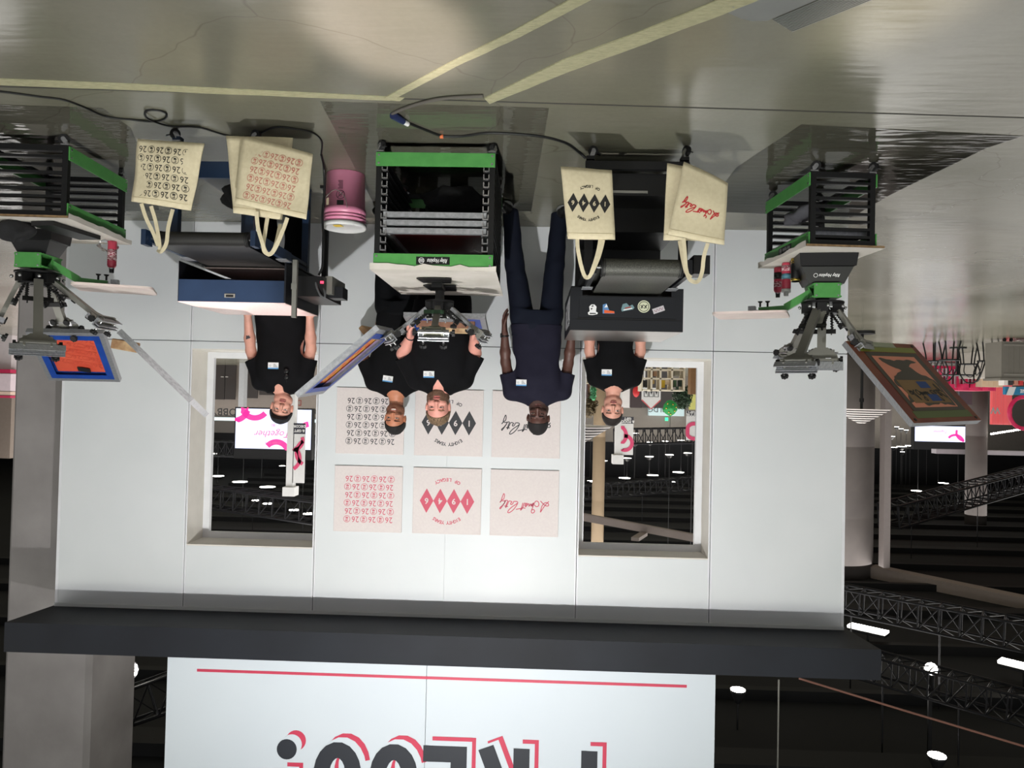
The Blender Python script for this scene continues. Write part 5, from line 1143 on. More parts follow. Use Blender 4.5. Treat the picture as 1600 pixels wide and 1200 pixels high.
def person(name_label, y0, torso, armL, armR, legs, headc, hs, hrot, skins, shirt_mat, pants_mat, hair=None, beard=None, kind={}, hem=None, neck=None, hands=None, sleeve=.62, collar=.062, vneck=0, badge=None, arm_r=1., belly=0., vox=.0055, shoes=None, shoulder_r=.062, crop=None, jaw=1., cap=False):
    mpp = y0/F
    A = lambda t: at(t[0], t[1], y0+(t[2] if len(t) > 2 else 0))
    hc = A(headc); Rm = headrot(*hrot); zs = []
    prof = []
    for v, uL, uR, ry in sorted(torso, key=lambda q: q[0]):
        a, b = A((uL, v)), A((uR, v)); prof.append(((a.z+b.z)/2, (a.x+b.x)/2, y0+belly*0, abs(a.x-b.x)/2, ry))
    AL = [A(p) for p in armL]; AR = [A(p) for p in armR]           # shoulder, elbow, wrist
    LG = [[A(p) if len(p) < 4 else Vector(p[:3]) for p in l] for l in legs]
    allp = AL+AR+[p for l in LG for p in l]+[hc]
    lo = [min(min(p[i] for p in allp), (min(q[1]-q[3] for q in prof) if i == 0 else 1e9))-.20 for i in range(3)]; hi = [max(max(p[i] for p in allp), (max(q[1]+q[3] for q in prof) if i == 0 else -1e9))+.20 for i in range(3)]
    lo[2] = max(0.001, min(p.z for l in LG for p in l)-.10); lo[1] = min(lo[1], y0-.27); hi[1] = max(hi[1], y0+.27)
    root = thing('person', name_label, 'person', Vector(((LG[0][-1].x+LG[1][-1].x)/2, y0, 0)))
    nb = A(neck)                                                    # base of the neck
    S_ = SDF(lo, hi, vox)
    S_.loft([(z, cx, cy, rx-.022, ry-.022) for z, cx, cy, rx, ry in prof], .03)
    S_.cone(nb-Vector((0, 0, .04)), .058*hs, Vector(hc)+Rm @ Vector((0, .02, -.05))*hs, .052*hs, .03)
    S_.ell(nb-Vector((0, -.005, .06)), (.13, .075, .045), None, .05)
    for J, sg in ((AL, 1), (AR, -1)):
        sh, el, wr = J
        S_.cone(sh, .052*arm_r, sh.lerp(el, .5), .048*arm_r, .04); S_.cone(sh.lerp(el, .5), .048*arm_r, el, .040*arm_r, .02)
        S_.cone(el, .041*arm_r, el.lerp(wr, .35), .043*arm_r, .02); S_.cone(el.lerp(wr, .35), .043*arm_r, wr, .028*arm_r, .02)
    for k, J in ((0, AL), (1, AR)):
        hd_ = hands[k] if hands else None
        d = (J[2]-J[1]).normalized()
        if hd_: hand(S_, J[2]+Vector(hd_['d']).normalized()*.012, hd_['d'], hd_['pn'], hd_['side'], hs*.98, hd_.get('curl', .4), hd_.get('out', .6))
        else: hand(S_, J[2]+d*.012, d, (0, .4, 0) if abs(d.y) < .8 else (0, 0, -1), 1 if k else -1, hs*.98, .45)
    for l in LG:
        S_.cone(l[0], .085, l[1], .055, .03); S_.cone(l[1], .055, l[2], .040, .02); S_.cone(l[2], .035, Vector((l[2].x, l[2].y-.01, .055)), .028, .02)
    head_parts(S_, hc, hs, Rm, jaw)
    body, _ = S_.mesh('body', root, skins, classify_head(hc, hs, Rm, kind))
    # trousers
    P_ = SDF((lo[0], lo[1], 0.001), (hi[0], hi[1], prof[0][0]+.3), .0085)
    w_ = prof[0]; hp = (LG[0][0]+LG[1][0])/2
    zt = prof[0][0]+.10
    P_.loft([(hp.z-.03, hp.x, y0, w_[3]*.93, .115), (hp.z+.08, hp.x, y0, w_[3]*1.0, .125), (zt, w_[1], y0, w_[3]*.97, w_[4]*.93)], .03)
    for l in LG: P_.cone(l[0], .098, l[1], .080, .03); P_.cone(l[1], .080, l[2]+Vector((0, 0, -.03)), .068, .02)
    P_.wrinkle(3, .0025, 30)
    for l in LG: P_.cut_block((l[2].x, l[2].y, max(.03, l[2].z-.075)), (0, 0, -1), (l[2].x, l[2].y, l[2].z-.12), .10)
    P_.mesh('trousers', root, [pants_mat])
    for l in LG:
        an = l[2]; Z_ = SDF((an.x-.12, an.y-.26, 0.0), (an.x+.12, an.y+.14, .2), .006); dx = (an.x-hp.x)*.25
        Z_.cone((an.x, an.y+.02, .055), .042, (an.x+dx*.6, an.y-.08, .045), .040, .02); Z_.cone((an.x+dx*.6, an.y-.08, .04), .043, (an.x+dx, an.y-.15, .03), .036, .02); Z_.cone((an.x, an.y+.01, .06), .042, (an.x, an.y+.01, .10), .040, .02); Z_.plane((0, 0, .004), (0, 0, -1))
        so, _ = Z_.mesh('shoe', root, [M['shoe']])
        sb = MB().use(M['sole']); sb.ball((an.x+dx*.5, an.y-.06, .012), (.048, .135, .012), 20); sb.build('sole', so)
    # shirt
    T_ = SDF((lo[0], lo[1], prof[0][0]-.05), (hi[0], hi[1], nb.z+.12), .0065)
    T_.loft(prof, .03, 2.5)
    T_.cone(AL[0]+(nb-AL[0])*.0, shoulder_r, nb+Vector((0, 0, -.02))+(AL[0]-nb)*.25, shoulder_r*1.02, .04); T_.cone(AR[0], shoulder_r, nb+Vector((0, 0, -.02))+(AR[0]-nb)*.25, shoulder_r*1.02, .04)
    for J in (AL, AR):
        e_ = J[0].lerp(J[1], sleeve+.12); T_.cone(J[0], shoulder_r, e_, .066*arm_r+.006, .035)
    T_.wrinkle(7, .0022, 26)
    for J in (AL, AR):
        c_ = J[0].lerp(J[1], sleeve+.02); T_.cut_block(c_, J[1]-J[0], c_+(J[1]-J[0]).normalized()*.085, .105)
    T_.cone(nb+Vector((0, -.025, -.0)), collar*hs, nb+Vector((0, -.01, .2)), collar*1.5*hs, .006, 's')
    if vneck:
        for k in range(7):
            t = k/6; T_.cone(nb+Vector((0, -.11, -.01-vneck*t)), .045*(1-t)+.003, nb+Vector((0, -.18, -.01-vneck*t)), .045*(1-t)+.003, .003, 's')
    shirt, SP = T_.mesh('shirt', root, [shirt_mat])
    if hair:
        H_ = SDF(np.array(hc)-.16*hs, np.array(hc)+.17*hs, .005); Tt = lambda x, y, z: Vector(hc)+Rm @ Vector((x*hs, y*hs, z*hs)); g = hair.get('g', .008)
        H_.ell(Tt(0, .020, .037), [(q+g)*hs for q in (.073, .094, .082)], Rm, .01)
        for p_, r_ in hair.get('extra', []): H_.ell(Tt(*p_), [q*hs for q in r_], Rm, .012)
        H_.wrinkle(5, hair.get('w', .0012), 160)
        n_ = Rm @ Vector((0, -hair.get('slope', .62), -1)); p_ = Tt(0, -.07, hair.get('z', .068)); H_.plane(p_, n_)
        if hair.get('temple'):
            for sg in (-1, 1): H_.ell(Tt(sg*.058, -.085, .06), [q*hs for q in (.020, .035, .045)], Rm, .004, 's')
        H_.mesh('cap' if cap else 'hair', root, [hair['m']])
    if beard:
        B_ = SDF(np.array(hc)-.18*hs, np.array(hc)+.13*hs, .005); Tt = lambda x, y, z: Vector(hc)+Rm @ Vector((x*hs, y*hs, z*hs)); g = beard.get('g', .007)
        B_.ell(Tt(0, -.012, -.030), [(q+g)*hs for q in (.064*jaw, .078, .084)], Rm, .02); B_.ell(Tt(0, -.048, -.092), [(q+g)*hs for q in (.042*jaw, .036, .034)], Rm, .02)
        for s_ in (-1, 1): B_.ell(Tt(s_*.046*jaw, -.02, -.068), [(q+g)*hs for q in (.022, .035, .026)], Rm, .02)
        B_.wrinkle(9, .0014, 170); B_.plane(Tt(0, -.06, -.030), Rm @ Vector((0, -.42, 1))); B_.ell(Tt(0, -.12, -.0625), [q*hs for q in (.027, .07, .013)], Rm, .005, 's'); B_.plane(Tt(0, .03, 0), Rm @ Vector((0, 1, .2)))
        B_.ell(Tt(0, -.11, -.028), [q*hs for q in (.036, .05, .022)], Rm, .006, 's')
        B_.mesh('beard', root, [beard['m']])
    if badge:
        d = Vector(ray(badge[0], badge[1])).normalized(); q = SP-O0; t = q @ np.array(d); off = np.linalg.norm(q-np.outer(t, np.array(d)), axis=1); tt = t[off < .03].min()-.006; c_ = Vector(O0)+d*tt
        rt = Euler((0, badge[2] if len(badge) > 2 else 0, 0)).to_matrix(); b_ = MB().use(M['white']); b_.box(c_, (.085, .003, .052), rt); bo = b_.build('name_badge', root)
        s_ = MB().use(mat('badge_blue', (84, 150, 205), .4)); s_.box(c_+rt @ Vector((0, -.0018, .021)), (.085, .001, .010), rt); s_.build('badge_stripe', bo)
        s_ = MB().use(M['print_black']); 
        for k in range(3): s_.box(c_+rt @ Vector((-.018+.004*k, -.0018, .007-.010*k)), (.032-.008*k, .001, .0035), rt)
        s_.stroke(ring(.026, 0, .007, 10), .0015, c_+Vector((0, -.0018, 0)), rt @ XR, rt @ ZU, .0003, True); s_.build('badge_print', bo)
    return root, AL, AR, hc, Rm, SP
M['shoe'] = mat('black_leather', (15, 15, 17), .4); M['sole'] = mat('sole_grey', (120, 120, 120), .6)
M['tee'] = mat('black_tee', (12, 12, 14), .85, spec=.15, c2=(15, 15, 18), scale=12); M['navytee'] = mat('dark_navy_tee', (27, 26, 41), .85, spec=.2, c2=(31, 30, 45), scale=12)
M['bpants'] = mat('black_trousers', (11, 12, 15), .8, spec=.15); M['npants'] = mat('navy_trousers', (16, 20, 34), .8, spec=.2, c2=(19, 24, 38), scale=10)
fair = skinset('fair', (206, 150, 132), (176, 104, 98), (92, 66, 52), (176, 134, 116)); pinkf = skinset('ruddy', (216, 152, 138), (184, 104, 98), (130, 92, 66), (150, 110, 86))
tan = skinset('tan', (186, 122, 92), (168, 94, 82), (44, 30, 24), (140, 92, 70)); dark = skinset('dark', (84, 54, 46), (96, 56, 52), (28, 20, 20), (70, 46, 40))
H_dark = mat('dark_brown_hair', (34, 27, 24), .75); H_blk = mat('black_hair', (20, 18, 18), .75); H_lt = mat('light_brown_hair', (142, 116, 88), .75, c2=(84, 66, 50), scale=26, stretch=(5, 5, 1), lo=.4, hi=.6); H_bd = mat('brown_beard', (108, 80, 62), .8, c2=(84, 60, 46), scale=60)
# man in cap behind the navy dryer
P1 = person('man in black shirt and black cap standing behind the navy dryer, tattooed forearm', 6.0,
    [(478, 400, 482, .13), (510, 401, 481, .135), (545, 404, 476, .14), (575, 402, 480, .14), (596, 402, 480, .125), (608, 414, 466, .10), (613, 424, 456, .07)],
    (  (475, 597), (486, 545, .02), (484, 494, -.12)), ((407, 597), (392, 548, .02), (387, 492, -.12)),
    [[(457, 480), (460, 395, .02), (458, 322, .03)], [(423, 480), (420, 395, .02), (418, 322, .03)]],
    (440.5, 637), 1.06, (-16, -4, 9), fair, M['tee'], M['bpants'], hair=dict(m=mat('black_cap_cloth', (24, 25, 29), .8), g=.013, z=.058, slope=.45), kind=dict(squint=.8), neck=(441, 612), badge=(427, 571.5), vneck=.055, collar=.058, sleeve=.66, cap=True)
root, AL, AR, hc, Rm, SP = P1
q = MB().use(M['bcloth']); T = lambda x, y, z: hc+Rm @ Vector((x*1.06, y*1.06, z*1.06))
q.prism([(.062*math.cos(math.radians(a)), .07*math.sin(math.radians(a))) for a in range(180, 361, 15)], T(0, -.065, .062), Rm @ Vector((1.06, 0, 0)), Rm @ Vector((0, 1.06, -.25)), .006); q.build('cap_brim', root)
q = MB().use(mat('tattoo_ink', (70, 66, 70), .7)); c_ = AR[1].lerp(AR[2], .42); q.prism([(-.022, .02), (.016, .034), (.014, -.03)], c_+Vector((-.004, -.043, 0)), XR, ZU, .001); q.build('tattoo', root)
sgx = MB().use(mat('sunglass_black', (22, 22, 24), .2)); g0 = at(447, 580, 5.84); sgx.ball(g0, (.022, .008, .020), 12); sgx.ball(g0+Vector((-.004, -.004, .045)), (.018, .008, .024), 12); sgx.tube([g0+Vector((.01, 0, .0)), g0+Vector((.004, -.006, .05)), g0+Vector((-.012, -.002, .09))], .004, 6)
tag(sgx.build('sunglasses'), 'folded dark sunglasses hooked on the collar of the man in the cap', 'sunglasses')
# smiling man at the back
P2 = person('smiling dark-haired man in black crew-neck shirt standing behind the bearded man', 6.36,
    [(480, 590, 646, .12), (510, 588, 648, .125), (550, 582, 652, .13), (580, 576, 654, .13), (600, 580, 652, .115), (614, 596, 640, .09), (619, 606, 632, .06)],
    ((650, 598), (656, 552, .04), (650, 512, .0)), ((583, 598), (567, 553, .0), (592, 511, .02)),
    [[(637, 478), (638, 400, .0), (636, 328, .0)], [(603, 478), (601, 400, .0), (600, 328, .0)]],
    (617.5, 654), 1.10, (3, 8, 3), tan, M['tee'], M['bpants'], hair=dict(m=H_blk, g=.009, z=.072, slope=.75), beard=None, kind=dict(stubble=True, teeth=True, squint=.7), neck=(619, 617), badge=(606, 592, .12), collar=.070, sleeve=.72)
# bearded man
P3 = person('stout bearded man in black V-neck shirt holding a level screen behind the middle press', 5.95,
    [(470, 648, 736, .17), (500, 643, 738, .19), (540, 641, 737, .20), (570, 643, 735, .19), (592, 648, 730, .16), (608, 662, 712, .12), (614, 674, 700, .07)],
    ((724, 592), (743, 552, -.02), (740, 527, -.19)), ((652, 592), (629, 553, -.06), (641, 526, -.20)),
    [[(715, 468), (716, 390, .0), (716, 318, .0)], [(672, 468), (670, 390, .0), (668, 318, .0)]],
    (684.5, 636), 1.19, (0, 3, 0), pinkf, M['tee'], M['bpants'], hair=dict(m=H_lt, g=.009, z=.078, slope=.72, w=.0026), beard=dict(m=H_bd, g=.006), kind=dict(squint=.55), neck=(687, 612), badge=(670, 585), vneck=.085, collar=.064, sleeve=.86, arm_r=1.12, shoulder_r=.078, jaw=1.06,
    hands=[dict(d=(-.15, -.55, -.6), pn=(1, 0, -.2), side=-1, curl=.9), dict(d=(.0, -.4, -.75), pn=(-1, -.2, 0), side=-1, curl=1.25, out=.3)])
root, AL, AR, hc, Rm, SP = P3
q = MB().use(M['blk']); d = (AR[2]-AR[1]).normalized(); c_ = AR[2]-d*.005; rm, _ = q.frame((0, 0, 0), d); q.tube([c_+rm @ Vector((math.cos(a)*.0345, 0, math.sin(a)*.0345)) for a in [2*math.pi*k/20 for k in range(20)]], .0055, 6, True); q.build('bracelet', root)
# tall man standing in full view
P4 = person('tall man in navy tee and trousers standing in full view beside the middle cart', 6.14,
    [(508, 798, 878, .125), (530, 800, 877, .125), (560, 803, 875, .13), (590, 802, 877, .14), (612, 800, 880, .125), (626, 815, 864, .10), (633, 828, 852, .06)],
    ((880, 613), (888, 568, .02), (894, 519, -.05)), ((799, 613), (790, 566, .0), (788.5, 520, -.06)),
    [[(861, 492), (867, 415, .02), (873.5, 343, .06)], [(816, 492), (804, 415, .0), (798, 340, -.05)]],
    (841, 653), 1.13, (6, 24, 2), dark, M['navytee'], M['npants'], hair=dict(m=mat('close_cropped_hair', (26, 22, 23), .8), g=.003, z=.075, slope=.75, w=.0003), kind=dict(squint=.6, stubble=True), neck=(840, 630), badge=(814.5, 598), collar=.060, sleeve=.60,
    hands=[None, dict(d=(.04, .0, -1), pn=(-1, -.25, 0), side=-1, curl=.28, out=.9)])
root, AL, AR, hc, Rm, SP = P4
q = MB().use(M['blk']); d = (AR[2]-AR[1]).normalized(); c_ = AR[2]-d*.025; rm, _ = q.frame((0, 0, 0), d); q.tube([c_+rm @ Vector((math.cos(a)*.031, 0, math.sin(a)*.031)) for a in [2*math.pi*k/20 for k in range(20)]], .008, 6, True); q.box(c_+Vector((.028, -.018, 0)), (.016, .034, .036), None, .003); q.build('wristwatch', root)
# man behind the black dryer
P5 = person('young man in black crew-neck tee standing behind the black dryer', 6.3,
    [(500, 932, 990, .12), (530, 932, 990, .125), (555, 930, 992, .13), (578, 926, 996, .135), (597, 926, 995, .12), (609, 940, 978, .09), (613, 950, 968, .06)],
    ((990, 592), (1001, 548, .0), (1000, 500, -.10)), ((930, 592), (921, 548, .0), (922, 500, -.10)),
    [[(978, 482), (980, 400, .0), (980, 328, .0)], [(944, 482), (942, 400, .0), (941, 328, .0)]],
    (957, 641), 1.09, (3, 2, 2), fair, M['tee'], M['bpants'], hair=dict(m=H_dark, g=.007, z=.068, slope=.68), kind=dict(squint=.9), neck=(958, 609), badge=(948, 582), collar=.072, sleeve=.70)
# ------------------------------------------------------------------ the hall behind
def pbox(nm, label, cat, u0, v0, u1, v1, y, dep, mt, group=None, bev=0., parent=None):
    a, b = at(u0, v0, y), at(u1, v1, y); q = MB().use(mt if not isinstance(mt, tuple) else mat('plain_%d_%d_%d' % mt, mt, .6))
    q.bb((min(a.x, b.x), y, min(a.z, b.z)), (max(a.x, b.x), y+dep, max(a.z, b.z)), bev); o = q.build(nm, parent)
    return tag(o, label, cat, group) if parent is None else o
def toground(nm, label, cat, u0, u1, v1, y, dep, mt, group=None):
    a, b = at(u0, v1, y), at(u1, v1, y); q = MB().use(mt if not isinstance(mt, tuple) else mat('plain_%d_%d_%d' % mt, mt, .6))
    q.bb((min(a.x, b.x), y, 0), (max(a.x, b.x), y+dep, a.z)); return tag(q.build(nm), label, cat, group)
M['lamp'] = mat('lamp_glow', (255, 250, 240), .5, emit=14.); M['lampcase'] = mat('lamp_casing', (30, 30, 32), .5); M['screen_glow'] = mat('lavender_screen', (218, 226, 255), .4, emit=1.0)
M['magenta'] = mat('magenta_glow', (255, 60, 150), .4, emit=.9); M['ribbon'] = mat('ribbon_pink', (222, 76, 120), .6); M['char'] = mat('charcoal_banner', (56, 56, 66), .6)
def hall_lamp(u, v, r, label, group, z=6.45, far=46.):
    p = onz(u, v, z) if v > 640 else None
    if p is None or p.y > far: p = at(u, v, far)
    t = thing('ceiling_lamp', label, 'lamp', p, group)
    q = MB().use(M['lampcase']); q.lathe(p+Vector((0, 0, -.0)), [(r, 0), (r*.9, .04), (r*.45, .16), (r*.3, .2), (.02, .2)], 16); q.build('shade', t)
    q = MB().use(M['lamp']); q.cyl(p+Vector((0, 0, -.012)), p+Vector((0, 0, .004)), r*.92, n=16); q.build('bulb', t)
    s_ = 6.6-p.z-.2
    if s_ > .02: q = MB().use(M['lampcase']).cyl(p+Vector((0, 0, .19)), p+Vector((0, 0, .2+s_)), .015, n=6); q.build('rod', t)
for u, v, r in ((341, 744, .34), (375, 753, .42), (418, 761, .42), (334, 709, .2), (380, 777, .25), (400, 782, .2), (419, 787, .24), (460, 797, .24), (483, 803, .26), (441, 728, .2)):
    hall_lamp(u, v, r, 'round ceiling lamp glowing in the window behind the man in the cap', 'hall lamps in the window behind the cap')
for u, v, r in ((926.5, 752, .38), (976, 747, .38), (1020, 742.6, .38), (1060, 738, .38), (942, 720, .3), (980, 716, .28), (1014.5, 713.5, .28), (1046, 710.6, .28), (1075, 708, .28), (992, 692.5, .25), (1015.6, 691, .25), (1040, 689.6, .25), (1064.6, 688, .25), (923, 680, .25), (993, 677, .22), (1053, 753, .14)):
    hall_lamp(u, v, r, 'round ceiling lamp glowing in the window behind the young man', 'hall lamps in the window behind the young man')
for u, v, r in ((1394, 699, .3), (1408.6, 698, .3), (1422, 696.6, .3), (1435, 694, .3), (1448, 692.6, .3), (1410, 706, .14), (1466, 698, .12), (1393, 682, .2), (1401, 667, .14), (1408, 670, .14), (1416, 672, .14)):
    hall_lamp(u, v, r, 'small round lamp in the far row between the two round columns', 'far row of hall lamps between the round columns')
for u, v, r, lb in ((1432, 767, .30, 'lower'), (1474, 755, .30, 'upper')):
    hall_lamp(u, v, r, 'bright lamp between the columns on the black ceiling, %s one of the pair' % ('left' if r and u < 1450 else 'right'), None)
hall_lamp(1153, 1078, .12, 'dim white bell lamp hanging close beside the edge of the press sign', None, z=6.0)
hall_lamp(1464, 1181, .12, 'dim bell lamp at the very edge of the photo beside the coppery conduit', None, z=6.2)
def tube_light(a, b, label):
    t = thing('tube_light', label, 'lamp', (a+b)/2); q = MB().use(M['lampcase']).bar(a+Vector((0, 0, .06)), b+Vector((0, 0, .06)), .30, .06); q.tube([(a+b)/2+Vector((0, 0, .08)), Vector(((a+b).x/2, (a+b).y/2, 6.6))], .02, 6); q.build('housing', t); q = MB().use(M['lamp']).bar(a, b, .26, .04); q.build('tube', t)
tube_light(onz(1327, 976, 6.2), onz(1386, 989, 6.2), 'bright linear tube light beside the end of the charcoal header')
tube_light(onz(1562, 1031, 6.2), onz(1640, 1050, 6.2), 'bright linear tube light at the side margin of the photo')
# par spot lamps
def par(c, tgt, r, label, glow=True):
    c = Vector(c); d = (Vector(tgt)-c).normalized(); t = thing('stage_light', label, 'stage light', c)
    q = MB().use(M['blk']); q.cyl(c-d*.28, c, r*.8, r, n=24, caps=False); q.cyl(c-d*.32, c-d*.28, r*.5, r*.8, n=24); q.bar(c-d*.15+Vector((0, 0, r)), Vector((c.x-d.x*.15, c.y-d.y*.15, 6.6)), .05, .03); q.build('housing', t)
    q = MB().use(M['lamp']); 
    rm, _ = q.frame((0, 0, 0), d); q.use(mat('lens_dark', (120, 122, 128), .3)).cyl(c-d*.02, c-d*.01, r*.96, n=24); q.use(M['lamp'])
    for k in range(19):
        a_, rr = (0, 0) if k == 0 else (k*math.pi/3, r*.38) if k < 7 else (k*math.pi/6, r*.75); o = c+rm @ Vector((math.cos(a_)*rr, 0, math.sin(a_)*rr)); q.cyl(o-d*.012, o+d*.002, r*.17, n=10)
    q.build('lens', t)
par(at(200, 1048, 9.2), (1.5, 3, 2), .125, 'bright round stage light hanging between the square column and the press sign')
par(at(1455, 1045, 10.5), (-2, 2, 2), .09, 'bright stage light clamped to the dark truss beyond the header end')
# trusses
M['truss'] = mat('dark_truss', (26, 26, 30), .5, .5)
def truss(a, b, s_, label, n, seg=None, mt=None):
    a, b = Vector(a), Vector(b); q = MB().use(mt or M['truss']); rm, L = q.frame(a, b); r = s_*.055
    cs = [Vector((x, 0, z)) for x in (-s_/2, s_/2) for z in (-s_/2, s_/2)]
    for c in cs: q.tube([a+rm @ c, b+rm @ c], r, 6)
    for k in range(n+1):
        p = a.lerp(b, k/n)
        for i, j in ((0, 1), (1, 3), (3, 2), (2, 0)): q.tube([p+rm @ cs[i], p+rm @ cs[j]], r*.6, 4)
        if k < n:
            p2 = a.lerp(b, (k+1)/n)
            for i, j in ((0, 1), (1, 3), (3, 2), (2, 0)): q.tube([p+rm @ cs[i], p2+rm @ cs[j]], r*.5, 4)
    for t_ in (.12, .5, .88):
        p = a.lerp(b, t_)
        if p.z < 6.5: q.tube([p+Vector((0, 0, s_*.5)), Vector((p.x, p.y, 6.59))], .012, 5)
    return tag(q.build('lighting_truss'), label, 'truss', None)
truss(at(1290, 930, 13.5), at(1680, 1008, 11.5), .42, 'dark lighting truss running just below the beige bulkhead beam', 12)
truss(at(1345, 1035, 11.), at(1680, 1128, 9.4), .36, 'dark lighting truss carrying the small bright stage light', 11)
truss(at(100, 1140, 9.6), at(300, 1068, 9.2), .42, 'dark lighting truss between the square column and the press sign', 5)
truss(at(1388, 806, 24), at(1640, 738, 30), .7, 'long dark truss crossing behind the slim round column', 20)
truss(at(300, 772, 26), at(500, 800, 24), .7, 'dark truss under the ceiling in the window behind the man in the cap', 10)
truss(at(880, 772, 25.2), at(1120, 752, 27), .45, 'dark truss under the ceiling in the window behind the young man', 14)
truss(at(320, 700, 40), at(500, 704, 40), .8, 'far truss in front of the grey hall wall in the window behind the cap', 14)
truss(at(960, 682, 40), at(1100, 680, 40), .8, 'far truss in front of the grey hall wall in the window behind the young man', 12)
rr_ = random.Random(4)
for k in range(14):
    y = 10+k*2.6; q = MB().use(mat('ceiling_duct', (4, 5, 7), .8)); q.bb((-40, y, 6.42), (16, y+.18+.3*(k % 3 == 0), 6.6)); q.build('trim_%d' % (10+k))['kind'] = 'structure'
q = MB().use(mat('copper_conduit', (150, 104, 90), .5)); q.tube([at(1248, 1060, 8.6), at(1412, 1110, 8.2), at(1680, 1190, 7.6)], .012, 6); tag(q.build('conduit_pipe'), 'thin coppery conduit crossing the black ceiling beside the press sign', 'pipe')
q = MB().use(M['steel']); a = at(1217, 1062, 7.4); q.tube([a, Vector((a.x, a.y, 6.6))], .008, 6); tag(q.build('hanging_rod'), 'thin hanging rod rising from the header beside the press sign', 'rod')
# grey panels of the black ceiling region
def hanger(t, x, y, z0, off=.0):
    q = MB().use(M['wire']); q.tube([(x, y, z0), (x, y, 6.6)], .012, 5); q.build('suspension_cable', t)
# led screens
def ribbons(mb, o, w_, h_, arcs, wd):
    for cx, cy, r, a0, a1 in arcs:
        pts = [(cx+r*math.cos(math.radians(a0+(a1-a0)*k/20)), cy+r*math.sin(math.radians(a0+(a1-a0)*k/20))) for k in range(21)]
        pts = [(min(max(x, -w_/2+wd*.3), w_/2-wd*.3), min(max(y, -h_/2+wd*.3), h_/2-wd*.3)) for x, y in pts]
        mb.stroke(pts, wd, o, XR, ZU, .01)
def led(u0, v0, u1, v1, y, label, arcs, txt=True):
    a, b = at(u0, v0, y), at(u1, v1, y); c = (a+b)/2; w_, h_ = abs(a.x-b.x), abs(a.z-b.z); t = thing('led_screen', label, 'screen', (c.x, y, c.z-h_/2))
    q = MB().use(M['black']).bb((c.x-w_/2-.05, y+.02, c.z-h_/2-.05), (c.x+w_/2+.05, y+.3, c.z+h_/2+.4)); q.build('housing', t)
    for sx in (-.4, .4): hanger(t, c.x+w_*sx, y+.15, c.z+h_/2+.3)
    q = MB().use(M['screen_glow']).bb((c.x-w_/2, y, c.z-h_/2), (c.x+w_/2, y+.02, c.z+h_/2)); q.build('display', t)
    q = MB().use(M['magenta']); o = Vector((c.x, y, c.z)); ribbons(q, o, w_, h_, arcs(w_, h_), h_*.14); q.build('ribbon_graphic', t)
    if txt:
        q = MB().use(mat('rose_glow', (226, 120, 170), .5, emit=.6)); text(q, 'Together', h_*.24, o+ZU*h_*txt, XR, ZU, .02, shear=.3); text(q, 'CHEER TO A', h_*.07, o+ZU*h_*(txt+.22), XR, ZU, .02); text(q, '80', h_*.11, o+ZU*h_*(txt-.22), XR, ZU, .02); q.build('lettering', t)
led(369, 638, 485, 703, 28, 'large lavender screen with pink ribbons seen in the window behind the man in the cap', lambda w_, h_: [(w_*.52, -h_*.55, h_*.35, 60, 200), (w_*.25, -h_*.62, h_*.35, 0, 140), (-w_*.5, h_*.2, h_*.35, -80, 60), (-w_*.05, h_*.62, h_*.3, 190, 320)], .12)
led(1430, 665, 1508, 691, 36, 'far lavender screen between the two round columns', lambda w_, h_: [(-w_*.48, -h_*.1, h_*.5, -20, 90), (-w_*.3, h_*.6, h_*.55, 190, 320)], -.15)
# white posts with banners
def post(u0, u1, v1, y, label):
    a, b = at(u0, v1, y), at(u1, v1, y); t = thing('white_post', label, 'post', ((a.x+b.x)/2, y+.1, 0)); q = MB().use(M['white']).bb((b.x if b.x < a.x else a.x, y, 0), (max(a.x, b.x), y+.22, a.z-.2)); q.build('shaft', t)
    q = MB().use(M['white']).bb((min(a.x, b.x)-.06, y-.06, a.z-.22), (max(a.x, b.x)+.06, y+.28, a.z)); q.build('cap', t); return a
post(446, 457, 775, 18, 'white square post with cap seen in the window behind the man in the cap')
post(961, 970, 725, 18, 'white square post with cap seen in the window behind the young man')
def banner(u0, v0, u1, v1, y, label, words, arcs, top=.18):
    a, b = at(u0, v0, y), at(u1, v1, y); c = (a+b)/2; w_, h_ = abs(a.x-b.x), abs(a.z-b.z); t = thing('hanging_banner', label, 'banner', (c.x, y, c.z-h_/2))
    q = MB().use(M['white']).bb((c.x-w_/2, y, c.z-h_/2), (c.x+w_/2, y+.03, c.z+h_/2)); q.build('cloth', t)
    if 'half' in label: hanger(t, c.x, y+.015, c.z+h_/2)
    q = MB().use(M['char']).bb((c.x-w_/2, y-.004, c.z-h_/2), (c.x+w_/2, y, c.z-h_/2+h_*top)); q.build('name_panel', t)
    q = MB().use(M['white']); 
    for k, wd_ in enumerate(words): text(q, wd_, w_*.30, (c.x-.0, y-.004, c.z-h_/2+h_*top*(.70-.42*k)), XR, ZU, .004, off=.004)
    q.build('lettering', t)
    q = MB().use(M['ribbon']); ribbons(q, Vector((c.x, y, c.z+h_*top/2)), w_, h_*(1-top), arcs(w_, h_), w_*.30); q.build('ribbon_graphic', t)
banner(459, 661, 475, 755, 18.0, 'hanging banner with pink ribbons beside the white post, window behind the cap', ['& GIFT', 'DECOR'], lambda w_, h_: [(w_*.9, h_*.0, w_*1.0, 120, 240), (-w_*.9, -h_*.1, w_*1.1, -60, 60), (w_*.5, -h_*.3, w_*.8, 90, 200)])
banner(971.5, 651, 989, 711, 18.0, 'hanging banner with pink ribbons beside the post, window behind the young man', ['& FOOD', 'GIFT'], lambda w_, h_: [(w_*.2, h_*.1, w_*.6, 60, 280), (w_*.9, -h_*.1, w_*.8, 120, 260)])
